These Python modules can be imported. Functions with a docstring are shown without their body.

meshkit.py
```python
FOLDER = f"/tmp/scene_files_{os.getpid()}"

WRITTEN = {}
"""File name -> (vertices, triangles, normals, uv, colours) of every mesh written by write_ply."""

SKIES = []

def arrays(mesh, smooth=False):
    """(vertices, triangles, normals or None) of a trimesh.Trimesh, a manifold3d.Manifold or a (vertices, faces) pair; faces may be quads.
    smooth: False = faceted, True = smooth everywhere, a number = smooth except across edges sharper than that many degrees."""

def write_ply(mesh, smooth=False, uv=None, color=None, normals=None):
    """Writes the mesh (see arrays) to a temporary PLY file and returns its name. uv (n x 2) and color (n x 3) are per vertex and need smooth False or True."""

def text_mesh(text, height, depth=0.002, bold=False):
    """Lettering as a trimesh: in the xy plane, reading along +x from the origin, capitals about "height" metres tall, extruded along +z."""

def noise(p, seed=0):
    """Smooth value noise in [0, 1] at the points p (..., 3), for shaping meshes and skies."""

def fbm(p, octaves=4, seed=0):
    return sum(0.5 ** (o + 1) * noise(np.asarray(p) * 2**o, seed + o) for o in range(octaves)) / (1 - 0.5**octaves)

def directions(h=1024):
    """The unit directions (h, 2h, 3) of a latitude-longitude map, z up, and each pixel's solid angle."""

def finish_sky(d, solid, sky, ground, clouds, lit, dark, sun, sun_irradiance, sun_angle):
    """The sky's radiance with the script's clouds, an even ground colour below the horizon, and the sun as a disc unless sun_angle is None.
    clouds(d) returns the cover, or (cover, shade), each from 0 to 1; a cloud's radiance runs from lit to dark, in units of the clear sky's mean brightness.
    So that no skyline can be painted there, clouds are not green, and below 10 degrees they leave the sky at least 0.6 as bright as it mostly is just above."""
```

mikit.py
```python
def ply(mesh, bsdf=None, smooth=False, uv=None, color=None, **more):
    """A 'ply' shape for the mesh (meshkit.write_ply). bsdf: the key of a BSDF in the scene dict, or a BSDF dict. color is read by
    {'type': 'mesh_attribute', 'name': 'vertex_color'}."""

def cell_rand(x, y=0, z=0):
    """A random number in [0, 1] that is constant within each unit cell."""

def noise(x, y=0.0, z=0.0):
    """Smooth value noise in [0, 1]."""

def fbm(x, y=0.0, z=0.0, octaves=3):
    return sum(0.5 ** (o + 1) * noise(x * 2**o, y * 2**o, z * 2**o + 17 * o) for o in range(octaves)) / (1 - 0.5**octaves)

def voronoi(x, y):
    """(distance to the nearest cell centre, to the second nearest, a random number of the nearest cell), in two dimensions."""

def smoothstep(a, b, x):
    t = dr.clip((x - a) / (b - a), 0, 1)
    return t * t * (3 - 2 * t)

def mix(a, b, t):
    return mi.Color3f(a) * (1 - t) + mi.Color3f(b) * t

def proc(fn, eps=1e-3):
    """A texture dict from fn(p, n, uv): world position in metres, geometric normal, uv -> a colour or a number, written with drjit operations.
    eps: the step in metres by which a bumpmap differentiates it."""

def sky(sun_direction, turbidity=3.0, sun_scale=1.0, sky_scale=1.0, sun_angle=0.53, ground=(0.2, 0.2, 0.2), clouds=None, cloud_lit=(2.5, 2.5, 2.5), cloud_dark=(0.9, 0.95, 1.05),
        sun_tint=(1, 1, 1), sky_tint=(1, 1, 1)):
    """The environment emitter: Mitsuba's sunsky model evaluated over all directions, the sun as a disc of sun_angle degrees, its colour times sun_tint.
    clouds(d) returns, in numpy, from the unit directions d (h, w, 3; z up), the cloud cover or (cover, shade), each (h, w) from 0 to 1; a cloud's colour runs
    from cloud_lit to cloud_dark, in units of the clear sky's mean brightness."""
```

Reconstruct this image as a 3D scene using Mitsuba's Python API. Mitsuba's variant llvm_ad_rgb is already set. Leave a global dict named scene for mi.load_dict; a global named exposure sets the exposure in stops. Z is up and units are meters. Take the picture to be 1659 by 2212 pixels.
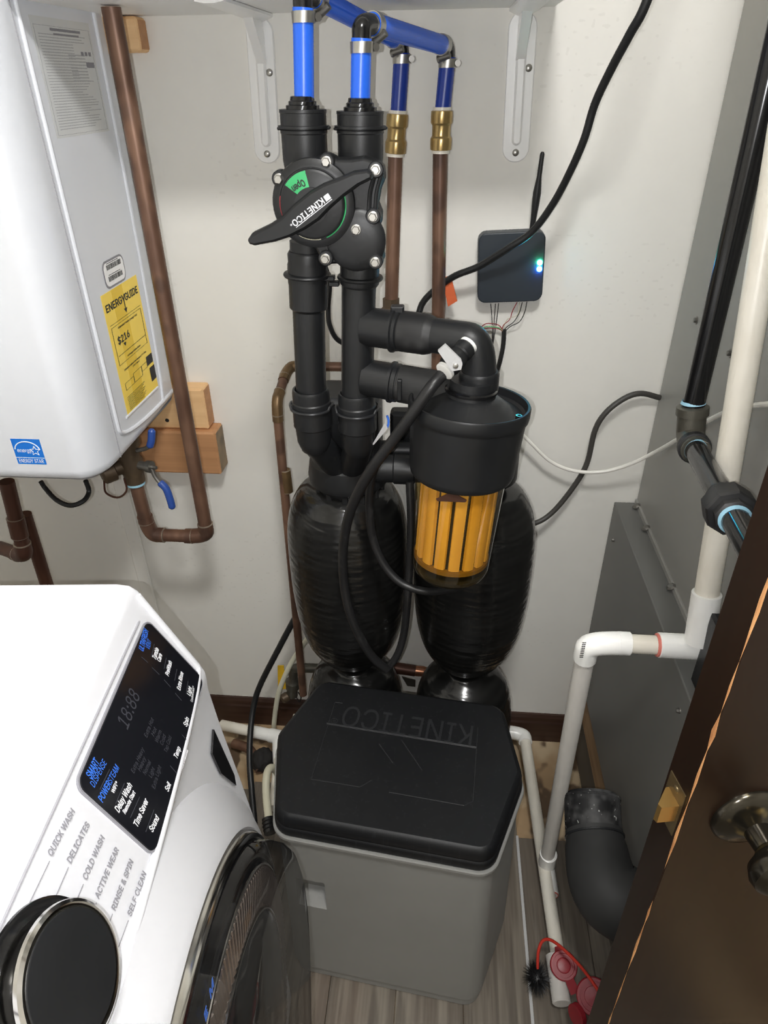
import math, random
import numpy as np, trimesh, mitsuba as mi, drjit as dr
import manifold3d as m3
import shapely.geometry as sg
import mikit, meshkit
from mikit import noise, fbm, smoothstep, mix

T = mi.ScalarTransform4f
scene, labels = {}, {}
rng = random.Random(7)

# ------------------------------------------------------------------ camera, lights, exposure
exposure = 0.14
FWD, UPV = [[-0.079113, 0.841945, -0.533733], [-0.034486, 0.532779, 0.845552]]
EYE = [0.0, 0.0, 1.465]
scene['camera'] = {'type': 'perspective', 'fov_axis': 'x', 'fov': math.degrees(2 * math.atan(829.5 / 1480.0)), 'near_clip': 0.02, 'far_clip': 50.0,
                   'to_world': T().look_at(origin=EYE, target=[e + f for e, f in zip(EYE, FWD)], up=UPV)}
LAMP = (0.10, -0.02, 2.34)
LAMP_RADIANCE = [122.0, 121.0, 118.0]
# the phone's own flash, beside its lens
scene['flash'] = {'type': 'point', 'position': [-0.022, -0.02, 1.468], 'intensity': {'type': 'rgb', 'value': [1.10, 1.10, 1.12]}}

# ------------------------------------------------------------------ helpers
def lin(c):
    c = np.asarray(c, float) / 255.0
    return [float(x) for x in np.where(c <= 0.04045, c / 12.92, ((c + 0.055) / 1.055) ** 2.4)]
def mat(name, c, rough=0.5, metal=0.0, spec=0.5, bump=None, **more):
    base = {'type': 'rgb', 'value': lin(c)} if not callable(c) else mikit.proc(c)
    b = {'type': 'principled', 'base_color': base, 'roughness': rough, 'metallic': metal, 'specular': spec, **more}
    if metal > 0: b.pop('specular')
    if bump: b = {'type': 'bumpmap', 'nested': b, 'tex': mikit.proc(bump[0], eps=bump[2] if len(bump) > 2 else 1e-3), 'scale': bump[1]}
    scene[name] = {'type': 'twosided', 'bsdf': b}
    return name
def V(*p): return np.array(p[0] if len(p) == 1 else p, float)
def unit(a): a = np.asarray(a, float); return a / np.linalg.norm(a)
def M(v, f): return trimesh.Trimesh(np.asarray(v, float), np.asarray(f, int), process=False)
def cat(*ms): return trimesh.util.concatenate([m for m in ms])
def key_for(name):
    if name not in scene and name not in labels and not any(k.startswith(name + '__') for k in scene): return name
    i = 1
    while True:
        k = '%s_%03d' % (name, i)
        if k not in scene and k not in labels and not any(q.startswith(k + '__') for q in scene): return k
        i += 1
def obj(name, mesh, m, parent=None, smooth=35, label=None, color=None, **more):
    k = key_for((parent + '__' if parent else '') + name)
    scene[k] = mikit.ply(mesh, m, smooth=smooth, color=color, **more)
    if label: labels[k] = {'label': label}
    return k
def thing(name, label, category, group=None):
    k = key_for(name)
    labels[k] = {'label': label, 'category': category}
    if group: labels[k]['group'] = group
    return k
def single(name, mesh, m, label, category, smooth=35, group=None):
    k = obj(name, mesh, m, None, smooth)
    labels[k] = {'label': label, 'category': category}
    if group: labels[k]['group'] = group
    return k
def struct(name, mesh, m, label=None, smooth=False):
    k = obj(name, mesh, m, None, smooth)
    labels[k] = {'kind': 'structure'}
    if label: labels[k]['label'] = label
    return k
def box(x0, x1, y0, y1, z0, z1, c=0.0):
    lo, hi = V(x0, y0, z0), V(x1, y1, z1)
    if c <= 0: return trimesh.creation.box(bounds=[lo, hi])
    pts = []
    for i in range(8):
        s = V([(i >> k) & 1 for k in range(3)])
        p, d = lo + s * (hi - lo), 1 - 2 * s
        for k in range(3):
            q = p + d * c; q[k] = p[k]; pts.append(q)
        pts.append(p + d * c * 0.42)
    return trimesh.convex.convex_hull(np.array(pts))
def hull(pts): return trimesh.convex.convex_hull(np.asarray(pts, float))
def rings(R, caps=True):
    n, out, f = len(R[0]), np.vstack(R), []
    for i in range(len(R) - 1):
        a = np.arange(n) + i * n; b = np.roll(np.arange(n), -1) + i * n
        f += [np.stack([a, b, b + n], 1), np.stack([a, b + n, a + n], 1)]
    if caps:
        for i, flip in ((0, True), (len(R) - 1, False)):
            c = len(out); out = np.vstack([out, R[i].mean(0)])
            a = np.arange(n) + i * n; b = np.roll(np.arange(n), -1) + i * n
            t = np.stack([a, b, np.full(n, c)], 1); f.append(t[:, ::-1] if flip else t)
    return M(out, np.vstack(f))
def basis(z):
    z = unit(z); x = unit(np.cross(z, [0.13, 0.2, 1.0] if abs(z[2]) < 0.95 else [1.0, 0.1, 0])); return x, np.cross(z, x), z
def lathe(prof, o, axis, n=40, caps=True):
    x, y, z = basis(axis); o = V(o); t = np.arange(n) * 2 * np.pi / n
    circ = np.cos(t)[:, None] * x + np.sin(t)[:, None] * y
    return rings([o + z * h + circ * max(r, 1e-5) for r, h in prof], caps)
def cyl(p0, p1, r, r1=None, n=28, bev=0.0):
    p0, p1 = V(p0), V(p1); L = np.linalg.norm(p1 - p0); r1 = r if r1 is None else r1
    prof = [(r, 0), (r1, L)] if not bev else [(r - bev, 0), (r, bev), (r1, L - bev), (r1 - bev, L)]
    return lathe(prof, p0, p1 - p0, n)
def tube(pts, r, n=14, caps=True):
    P = np.asarray(pts, float); r = np.broadcast_to(np.asarray(r, float), (len(P),))
    tan = np.gradient(P, axis=0); tan /= np.linalg.norm(tan, axis=1, keepdims=True)
    x = basis(tan[0])[0]; t = np.arange(n) * 2 * np.pi / n; R = []
    for p, d, q in zip(P, tan, r):
        x = unit(x - d * (x @ d)); y = np.cross(d, x)
        R.append(p + q * (np.cos(t)[:, None] * x + np.sin(t)[:, None] * y))
    return rings(R, caps)
def spline(pts, k=8):
    P = np.asarray(pts, float); P = np.vstack([2 * P[0] - P[1], P, 2 * P[-1] - P[-2]]); out = []
    for i in range(1, len(P) - 2):
        for t in np.arange(k) / k:
            a, b, c, d = P[i - 1:i + 3]
            out.append(0.5 * (2 * b + (c - a) * t + (2 * a - 5 * b + 4 * c - d) * t * t + (3 * b - a - 3 * c + d) * t ** 3))
    return np.array(out + [P[-2]])
def fillet(pts, R, k=8):
    P = [V(p) for p in pts]; out = [P[0]]
    for a, b, c in zip(P, P[1:], P[2:]):
        u, w = unit(a - b), unit(c - b)
        q = min(R, 0.48 * np.linalg.norm(a - b), 0.48 * np.linalg.norm(c - b))
        for t in np.arange(k + 1) / k: out.append((1 - t) ** 2 * (b + u * q) + 2 * t * (1 - t) * b + t * t * (c + w * q))
    return np.array(out + [P[-1]])
def wire(pts, r, n=10, k=8): return tube(spline(pts, k), r, n)
def to(mesh, o, ex, ey, ez=None):
    ex, ey = V(ex), V(ey); ez = unit(np.cross(ex, ey)) if ez is None else V(ez)
    A = np.eye(4); A[:3, 0], A[:3, 1], A[:3, 2], A[:3, 3] = ex, ey, ez, V(o)
    m = mesh.copy(); m.apply_transform(A); 
    return m
def text(s, h, o, ex, ey, bold=False, depth=0.0003, center=False, width=None):
    m = meshkit.text_mesh(s, h, depth, bold); m.merge_vertices()
    w = m.bounds[1][0] - m.bounds[0][0]
    m.apply_translation([-m.bounds[0][0], 0, 0])
    if width: m.apply_scale([width / w, 1, 1]); w = width
    if center: m.apply_translation([-w / 2, -h / 2, 0])
    return to(m, o, unit(ex), unit(ey))
def loft(poly, levels, o=(0, 0, 0), ex=(1, 0, 0), ey=(0, 1, 0), caps=True):
    """one outline, shrunk by an inset at each level (inset, height)"""
    P = np.array(sg.polygon.orient(sg.Polygon(poly)).exterior.coords)[:-1]
    d = np.roll(P, -1, 0) - np.roll(P, 1, 0); N = np.stack([-d[:, 1], d[:, 0]], 1); N /= np.linalg.norm(N, axis=1, keepdims=True) + 1e-12
    e = P - np.roll(P, 1, 0); e /= np.linalg.norm(e, axis=1, keepdims=True) + 1e-12
    en = np.stack([-e[:, 1], e[:, 0]], 1); s = 1 / np.maximum(0.5, (N * en).sum(1))
    R = [np.column_stack([P + (N * s[:, None]) * i, np.full(len(P), z)]) for i, z in levels]
    m = rings(R, False)
    if caps:
        for r, flip in ((R[0], True), (R[-1], False)):
            v, f = trimesh.creation.triangulate_polygon(sg.Polygon(r[:, :2]), engine='earcut')
            c = M(np.column_stack([v, np.full(len(v), r[0, 2])]), f[:, ::-1] if flip else f)
            m = cat(m, c)
    return to(m, o, ex, ey)
def rounded(poly, r, k=6, dense=0):
    g = sg.Polygon(poly).buffer(-r, quad_segs=k).buffer(r, quad_segs=k)
    g = g.simplify(1e-5)
    if dense: g = g.segmentize(dense)
    return np.array(g.exterior.coords)[:-1]
def rect(w, h, r=0.0, cx=0.0, cy=0.0):
    p = [(cx - w / 2, cy - h / 2), (cx + w / 2, cy - h / 2), (cx + w / 2, cy + h / 2), (cx - w / 2, cy + h / 2)]
    return rounded(p, r) if r else np.array(p)
def sheet(c, t=0.0004, push=0.0):
    """thin plate through four corners, thickness towards its normal"""
    c = [V(p) for p in c]; n = unit(np.cross(c[1] - c[0], c[3] - c[0]))
    return hull([p + n * push for p in c] + [p + n * (push + t) for p in c])
def man(m):
    m = m.copy(); m.merge_vertices()
    return m3.Manifold(m3.Mesh(np.asarray(m.vertices, np.float32), np.asarray(m.faces, np.uint32)))
def unman(m): q = m.to_mesh(); return M(q.vert_properties[:, :3], q.tri_verts)
def bolt_hex(o, axis, r, h):
    return cat(lathe([(r * 1.25, 0), (r * 1.25, h * 0.25), (r * 1.1, h * 0.3)], o, axis, 20), lathe([(r, h * 0.25), (r, h * 0.9), (r * 0.86, h)], o, axis, 6))

# ------------------------------------------------------------------ materials
def wall_fn(p, n, uv):
    c = mix(lin((226, 224, 218)), lin((219, 217, 210)), fbm(p.x * 3, p.y * 3, p.z * 3))
    smudge = smoothstep(0.74, 0.82, fbm(p.x * 9 + 4, p.y * 3, p.z * 7 + 2)) * smoothstep(1.2, 0.5, p.z)
    dots = smoothstep(0.80, 0.86, noise(p.x * 150, p.y * 20, p.z * 150)) * smoothstep(0.62, 0.75, noise(p.x * 6, 3.1, p.z * 6))
    return mix(mix(c, lin((186, 178, 160)), smudge * 0.2), lin((120, 112, 100)), dots * 0.08)
mat('m_wall', wall_fn, 0.62, spec=0.3, bump=(lambda p, n, uv: fbm(p.x * 60, p.y * 60, p.z * 60), 0.0004))
mat('m_ceiling', (222, 220, 214), 0.8)
mat('m_base', lambda p, n, uv: mix(lin((66, 44, 34)), lin((46, 30, 24)), fbm(p.x * 6, p.y * 40, p.z * 90)), 0.45)
def sub_fn(p, n, uv):
    a = fbm(p.x * 14, p.y * 14, p.z * 5, 4)
    c = mix(lin((160, 134, 102)), lin((184, 164, 134)), smoothstep(0.35, 0.65, a))
    return mix(c, lin((92, 74, 56)), smoothstep(0.56, 0.7, fbm(p.x * 22 + 9, p.y * 16, 1.0)))
mat('m_subfloor', sub_fn, 0.85, bump=(lambda p, n, uv: fbm(p.x * 60, p.y * 60, 0.0), 0.004))
def plank_fn(k):
    def f(p, n, uv):
        g = fbm(p.x * 55 + k * 7, p.y * 3.5 + k * 3, 0.0, 4)
        g2 = noise(p.x * 320 + k, p.y * 22, 0.0)
        c = mix(lin((128, 116, 102)), lin((176, 166, 150)), smoothstep(0.3, 0.72, g))
        c = mix(c, lin((92, 82, 72)), smoothstep(0.60, 0.85, noise(p.x * 120 + 3 * k, p.y * 9, 2.0)) * 0.6)
        c = mix(c, lin((150, 122, 104)), smoothstep(0.55, 0.8, fbm(p.x * 8, p.y * 5 + k, 3.0)) * 0.35)
        return mix(c, lin((136, 126, 114)), 0.35) * (0.43 + 0.10 * g2)
    return f
for k in range(3): mat('m_plank%d' % k, plank_fn(k + 1), 0.5, bump=(lambda p, n, uv: noise(p.x * 260, p.y * 14, 0.0), 0.0006))
mat('m_white', (238, 238, 240), 0.3, spec=0.5)
mat('m_enamel', (214, 217, 223), 0.28, spec=0.5, clearcoat=0.4, clearcoat_gloss=0.9)
mat('m_washer', (207, 208, 212), 0.3, spec=0.5, clearcoat=0.35, clearcoat_gloss=0.9)
mat('m_shelf', (222, 222, 220), 0.4)
mat('m_bracket', (226, 226, 224), 0.28, clearcoat=0.5)
mat('m_gap', (150, 150, 155), 0.6)
mat('m_steel', (186, 184, 178), 0.36, 1.0)
mat('m_chrome', (206, 204, 200), 0.12, 1.0)
mat('m_alu', (132, 130, 125), 0.45, 0.9)
def copper_fn(p, n, uv):
    a = fbm(p.x * 30, p.y * 30, p.z * 12, 3)
    c = mix(lin((96, 70, 57)), lin((126, 96, 78)), smoothstep(0.3, 0.75, a))
    return mix(c, lin((66, 50, 44)), smoothstep(0.55, 0.8, noise(p.x * 50 + 5, p.y * 50, p.z * 30)) * 0.6)
mat('m_copper', copper_fn, 0.42, 0.35)
mat('m_copper_dark', lambda p, n, uv: mix(lin((96, 62, 48)), lin((70, 48, 40)), fbm(p.x * 30, p.y * 30, p.z * 15)), 0.45, 0.5)
mat('m_copper_bright', (190, 130, 98), 0.3, 0.8)
mat('m_solder', (150, 138, 124), 0.4, 0.7)
mat('m_tinned', lambda p, n, uv: mix(lin((104, 104, 95)), lin((84, 78, 70)), fbm(p.x * 40, p.y * 40, p.z * 40)), 0.42, 0.6)
mat('m_brass', lambda p, n, uv: mix(lin((188, 164, 112)), lin((158, 130, 82)), fbm(p.x * 60, p.y * 60, p.z * 60)), 0.28, 0.75)
mat('m_brass_dull', lambda p, n, uv: mix(lin((104, 88, 68)), lin((74, 62, 50)), fbm(p.x * 50, p.y * 50, p.z * 50)), 0.5, 0.5)
mat('m_latch', (196, 158, 96), 0.3, 0.9)
mat('m_latch_plate', lambda p, n, uv: mix(lin((120, 104, 74)), lin((84, 72, 52)), fbm(p.x * 80, p.y * 80, p.z * 80)), 0.35, 0.7)
mat('m_knob', lambda p, n, uv: mix(lin((66, 62, 54)), lin((150, 132, 88)), smoothstep(0.55, 0.7, fbm(p.x * 40, p.y * 40, p.z * 40))), 0.18, 0.9)
mat('m_pvc', lambda p, n, uv: mix(lin((228, 224, 212)), lin((214, 208, 194)), fbm(p.x * 20, p.y * 20, p.z * 20)), 0.35)
mat('m_pvc_fit', (236, 236, 232), 0.28)
mat('m_pvc_grey', lambda p, n, uv: mix(lin((206, 203, 197)), lin((194, 190, 184)), fbm(p.x * 20, p.y * 20, p.z * 20)), 0.45)
mat('m_primer', (206, 120, 108), 0.5)
mat('m_black', lambda p, n, uv: mix(lin((20, 21, 22)), lin((30, 31, 33)), fbm(p.x * 18, p.y * 18, p.z * 18)), 0.42, spec=0.45)
mat('m_black_gloss', (20, 20, 21), 0.16, spec=0.5)
mat('m_screen', (20, 21, 26), 0.14, spec=0.3)
mat('m_black_pvc', lambda p, n, uv: mix(lin((26, 26, 27)), lin((56, 56, 56)), smoothstep(0.5, 0.85, fbm(p.x * 24, p.y * 24, p.z * 24))), 0.5, spec=0.45)
mat('m_dusty', lambda p, n, uv: mix(mix(lin((30, 30, 31)), lin((84, 84, 84)), smoothstep(0.42, 0.72, fbm(p.x * 26, p.y * 26, p.z * 26, 4))), lin((170, 170, 168)), smoothstep(0.84, 0.9, noise(p.x * 260, p.y * 260, p.z * 260))), 0.6, spec=0.3)
mat('m_dull', lambda p, n, uv: mix(lin((38, 38, 38)), lin((78, 77, 76)), smoothstep(0.4, 0.8, fbm(p.x * 24, p.y * 24, p.z * 24))), 0.6, spec=0.3)
mat('m_duct', lambda p, n, uv: mix(lin((40, 41, 41)), lin((60, 60, 60)), fbm(p.x * 16, p.y * 16, p.z * 16)), 0.6, spec=0.3)
mat('m_bronze', lambda p, n, uv: mix(lin((136, 110, 76)), lin((96, 78, 58)), fbm(p.x * 40, p.y * 40, p.z * 40)), 0.38, 0.6)
mat('m_lid', lambda p, n, uv: mix(lin((16, 17, 19)), lin((24, 25, 27)), fbm(p.x * 12, p.y * 12, p.z * 5) + smoothstep(0.8, 0.88, noise(p.x * 300, p.y * 300, 1.0)) * 0.8), 0.48, spec=0.28)
mat('m_lid_edge', (36, 37, 39), 0.35)
def tank_fn(p, n, uv):
    w = noise(p.x * 14, p.y * 14, p.z * 140 + 3 * noise(p.x * 8, p.y * 8, p.z * 8))
    return mix(lin((15, 15, 15)), lin((27, 27, 26)), w) + mi.Color3f(0.004) * smoothstep(0.7, 0.9, fbm(p.x * 12, p.y * 12, p.z * 12))
mat('m_tank', tank_fn, 0.17, spec=0.42, clearcoat=0.3, clearcoat_gloss=0.95, bump=(lambda p, n, uv: noise(p.x * 16 + p.z * 50, p.y * 16 + p.z * 34, p.z * 110) + 0.5 * noise(p.x * 60 + p.z * 120, p.y * 60, p.z * 200), 0.0013, 5e-4))
mat('m_hose', lambda p, n, uv: mix(lin((28, 28, 29)), lin((56, 56, 56)), smoothstep(0.6, 0.9, fbm(p.x * 50, p.y * 50, p.z * 30)) * 0.7), 0.4)
mat('m_cable', (25, 26, 27), 0.45)
mat('m_cable_grey', (60, 58, 55), 0.5)
mat('m_cable_white', (226, 224, 216), 0.4)
mat('m_blue', (36, 94, 208), 0.32)
mat('m_blue_dark', (24, 52, 140), 0.35)
mat('m_lever', (44, 76, 150), 0.4)
mat('m_green', (52, 158, 96), 0.5)
mat('m_red', lambda p, n, uv: mix(lin((146, 36, 44)), lin((122, 30, 40)), fbm(p.x * 30, p.y * 30, p.z * 30)), 0.4)
mat('m_red_tie', (186, 52, 40), 0.35)
mat('m_yellow', (248, 216, 88), 0.45)
mat('m_yellow_dark', (232, 196, 48), 0.45)
mat('m_tagyellow', (214, 172, 40), 0.4)
mat('m_orange', (214, 104, 62), 0.6)
mat('m_star_blue', (28, 112, 206), 0.4)
mat('m_paper', (240, 240, 240), 0.5)
mat('m_plate', (206, 208, 208), 0.4)
mat('m_ink', (26, 26, 28), 0.6)
mat('m_ink_grey', (132, 132, 138), 0.6)
mat('m_ink_pale', (170, 172, 174), 0.6)
mat('m_ink_white', (236, 236, 240), 0.5)
mat('m_ink_blue', (58, 112, 214), 0.5)
mat('m_ink_dim', (54, 55, 62), 0.5)
mat('m_lightgrey', (178, 178, 178), 0.45)
mat('m_tan_hose', (192, 188, 166), 0.35)
mat('m_clear_hose', (206, 204, 184), 0.3)
mat('m_brine', lambda p, n, uv: mix(lin((127, 127, 124)), lin((121, 121, 118)), fbm(p.x * 8, p.y * 8, p.z * 8) + noise(p.x * 900, p.y * 900, p.z * 900) * 0.25), 0.5)
mat('m_furnace', lambda p, n, uv: mix(lin((140, 139, 134)), lin((150, 149, 144)), fbm(p.x * 4, p.y * 4, p.z * 4)), 0.42, spec=0.4)
mat('m_furnace_box', lambda p, n, uv: mix(lin((97, 97, 94)), lin((107, 107, 104)), fbm(p.x * 6, p.y * 6, p.z * 6)), 0.45, spec=0.4)
mat('m_dark', (28, 26, 25), 0.8)
mat('m_bristle', (22, 22, 23), 0.5)
mat('m_plinth', (92, 86, 78), 0.7)
def wood_fn(a, b, sx, sy, sz):
    def f(p, n, uv):
        g = noise(p.x * sx + 2 * noise(p.x * 3, p.y * 8, p.z * 8), p.y * sy, p.z * sz)
        return mix(lin(a), lin(b), 0.6 * g + 0.4 * fbm(p.x * sx * 3, p.y * sy * 3, p.z * sz * 3))
    return f
mat('m_pine', wood_fn((230, 192, 144), (206, 164, 116), 3, 90, 90), 0.6)
mat('m_pine_dark', wood_fn((188, 140, 98), (162, 116, 78), 3, 90, 90), 0.65)
mat('m_endgrain', lambda p, n, uv: mix(lin((150, 128, 100)), lin((88, 82, 72)), fbm(p.x * 60, p.y * 60, p.z * 40)), 0.8)
mat('m_rail', wood_fn((158, 128, 94), (120, 94, 70), 60, 3, 60), 0.7)
mat('m_door', lambda p, n, uv: mix(lin((35, 21, 13)), lin((24, 16, 11)), fbm(p.x * 30, p.y * 30, p.z * 2.2)), 0.3, spec=0.22)
mat('m_bare', lambda p, n, uv: mix(lin((196, 146, 96)), lin((150, 100, 60)), noise(p.x * 90, p.y * 90, p.z * 60)), 0.6)
mat('m_paper_filter', lambda p, n, uv: mix(lin((220, 182, 98)), lin((196, 152, 72)), noise(p.x * 60, p.y * 60, p.z * 9)), 0.75)
mat('m_amber', (120, 92, 40), 0.5)
mat('m_wifi', (40, 47, 54), 0.45, spec=0.4)
mat('m_wifi_side', (62, 64, 66), 0.45)
mat('m_tape_blue', (150, 196, 216), 0.5)
mat('m_smoke_inner', (70, 66, 64), 0.18, spec=0.6)
mat('m_door_glass', (38, 38, 38), 0.08, spec=0.5)
mat('m_rib', (150, 140, 134), 0.2, 0.85)
scene['m_bowl'] = {'type': 'thindielectric', 'int_ior': 1.49, 'specular_transmittance': {'type': 'rgb', 'value': [0.94, 0.80, 0.47]}, 'specular_reflectance': {'type': 'rgb', 'value': [1, 1, 1]}}
scene['m_cover'] = {'type': 'thindielectric', 'int_ior': 1.45, 'specular_transmittance': {'type': 'rgb', 'value': [0.86, 0.86, 0.87]}, 'specular_reflectance': {'type': 'rgb', 'value': [0.4, 0.4, 0.4]}}

# ------------------------------------------------------------------ the setting
WY = 1.24
struct('wall_back', box(-1.32, 1.12, WY, WY + 0.08, -0.01, 2.4), 'm_wall', 'off-white painted wall behind the water softener')
struct('wall_left', box(-1.40, -1.32, -1.1, WY + 0.08, -0.01, 2.4), 'm_wall', 'off-white wall left of the washing machine')
struct('wall_right', box(1.12, 1.20, -1.1, WY + 0.08, -0.01, 2.4), 'm_wall', 'off-white wall behind the furnace')
struct('wall_front', box(-1.40, 1.20, -1.18, -1.1, -0.01, 2.4), 'm_wall', 'off-white wall behind the viewer')
struct('ceiling', box(-1.40, 1.20, -1.18, WY + 0.08, 2.4, 2.46), 'm_ceiling', 'plain off-white ceiling above the utility room')
labels['floor'] = {'kind': 'structure', 'label': 'grey wood-look plank floor with bare tan subfloor along the wall'}
obj('subfloor', box(-1.32, 1.12, -1.1, WY, -0.05, -0.008), 'm_subfloor', 'floor', False, label='bare tan patchy subfloor')
edges = [0.205 + 0.127 * i for i in range(-8, 4)]
for i, (a, b) in enumerate(zip(edges, edges[1:])):
    end = 1.02 + 0.06 * rng.random() if a < 0.2 else 0.93 + 0.03 * rng.random()
    cuts = [-1.05, -0.3 + 0.5 * rng.random(), end]
    for c0, c1 in zip(cuts, cuts[1:]):
        obj('plank', box(a + 0.0003, b - 0.0003, c0 + 0.0003, c1 - 0.0003, -0.008, 0.0, 0.0010), 'm_plank%d' % rng.randrange(3), 'floor', False)
obj('seam_strip', box(0.2015, 0.2075, 0.25, 0.95, -0.006, 0.0012, 0.0006), 'm_lightgrey', 'floor', False, label='thin white seam strip')
bb = loft([(0, -0.008), (0.012, -0.008), (0.012, 0.058), (0.0095, 0.064), (0.0095, 0.076), (0.006, 0.085), (0, 0.085)], [(0, 0), (0, 1.67)], (0.357, WY, 0), (0, -1, 0), (0, 0, 1))
struct('baseboard_back', bb, 'm_base', 'dark brown baseboard along the bottom of the back wall')
struct('trim_1', box(-0.706, -0.674, WY - 0.008, WY, 0.085, 1.0, 0.003), 'm_wall', 'white vertical wall batten below the water heater')

# ceiling lamp (just above the frame)
t = thing('ceiling_lamp', 'round flush ceiling lamp overhead in the middle of the room', 'lamp')
obj('base', lathe([(0.15, 0), (0.15, 0.02), (0.14, 0.03)], (LAMP[0], LAMP[1], 2.37), (0, 0, 1), 40), 'm_white', t)
obj('diffuser', lathe([(0.0, 0), (0.06, 0.004), (0.10, 0.012), (0.13, 0.03)], (LAMP[0], LAMP[1], LAMP[2]), (0, 0, 1), 40, False), 'm_white', t, True,
    emitter={'type': 'area', 'radiance': {'type': 'rgb', 'value': LAMP_RADIANCE}})
# flip so that it emits downwards
k = t + '__diffuser'; pass

# ------------------------------------------------------------------ water heater
HX, HF, HB = -0.517, 0.878, 1.198     # right side, front, back
HZ = 0.940
t = thing('water_heater', 'white wall-hung tankless water heater at the left, yellow label on its side', 'water heater')
HT = 1.66
prof = []
for a in np.linspace(0, 90, 9): prof.append((HX - 0.045 + 0.045 * math.sin(math.radians(a)), HF + 0.06 - 0.06 * math.cos(math.radians(a))))
left = HX - 0.47
cover = rounded([(left, HB), (left, HF), (HX, HF), (HX, HB)], 0.004)
foot = prof + [(HX, 1.0), (HX, HB), (left, HB), (left, HF + 0.06)] + [(left + 0.045 - 0.045 * math.cos(math.radians(a)), HF + 0.06 - 0.06 * math.sin(math.radians(a))) for a in np.linspace(10, 90, 8)]
body = loft(foot, [(0.03, HZ), (0.012, HZ + 0.002), (0.004, HZ + 0.009), (0.0, HZ + 0.022), (0.0, HT - 0.02), (0.006, HT)])
obj('body', body, 'm_enamel', t, 40)
obj('bottom_rim', loft(foot, [(0.022, HZ - 0.004), (0.018, HZ + 0.004)]), 'm_gap', t)
sxe = HX + 0.0002
obj('panel_seam', cat(tube([(sxe, 0.948, HZ + 0.012), (sxe, 0.948, HT - 0.01)], 0.0008, 6)), 'm_gap', t)
bead = fillet([(sxe, 0.961, 1.60), (sxe, 0.961, 0.965), (sxe, 1.170, 0.965), (sxe, 1.170, 1.60)], 0.03, 8)
obj('side_bead', tube(bead, 0.0036, 10), 'm_enamel', t)
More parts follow.
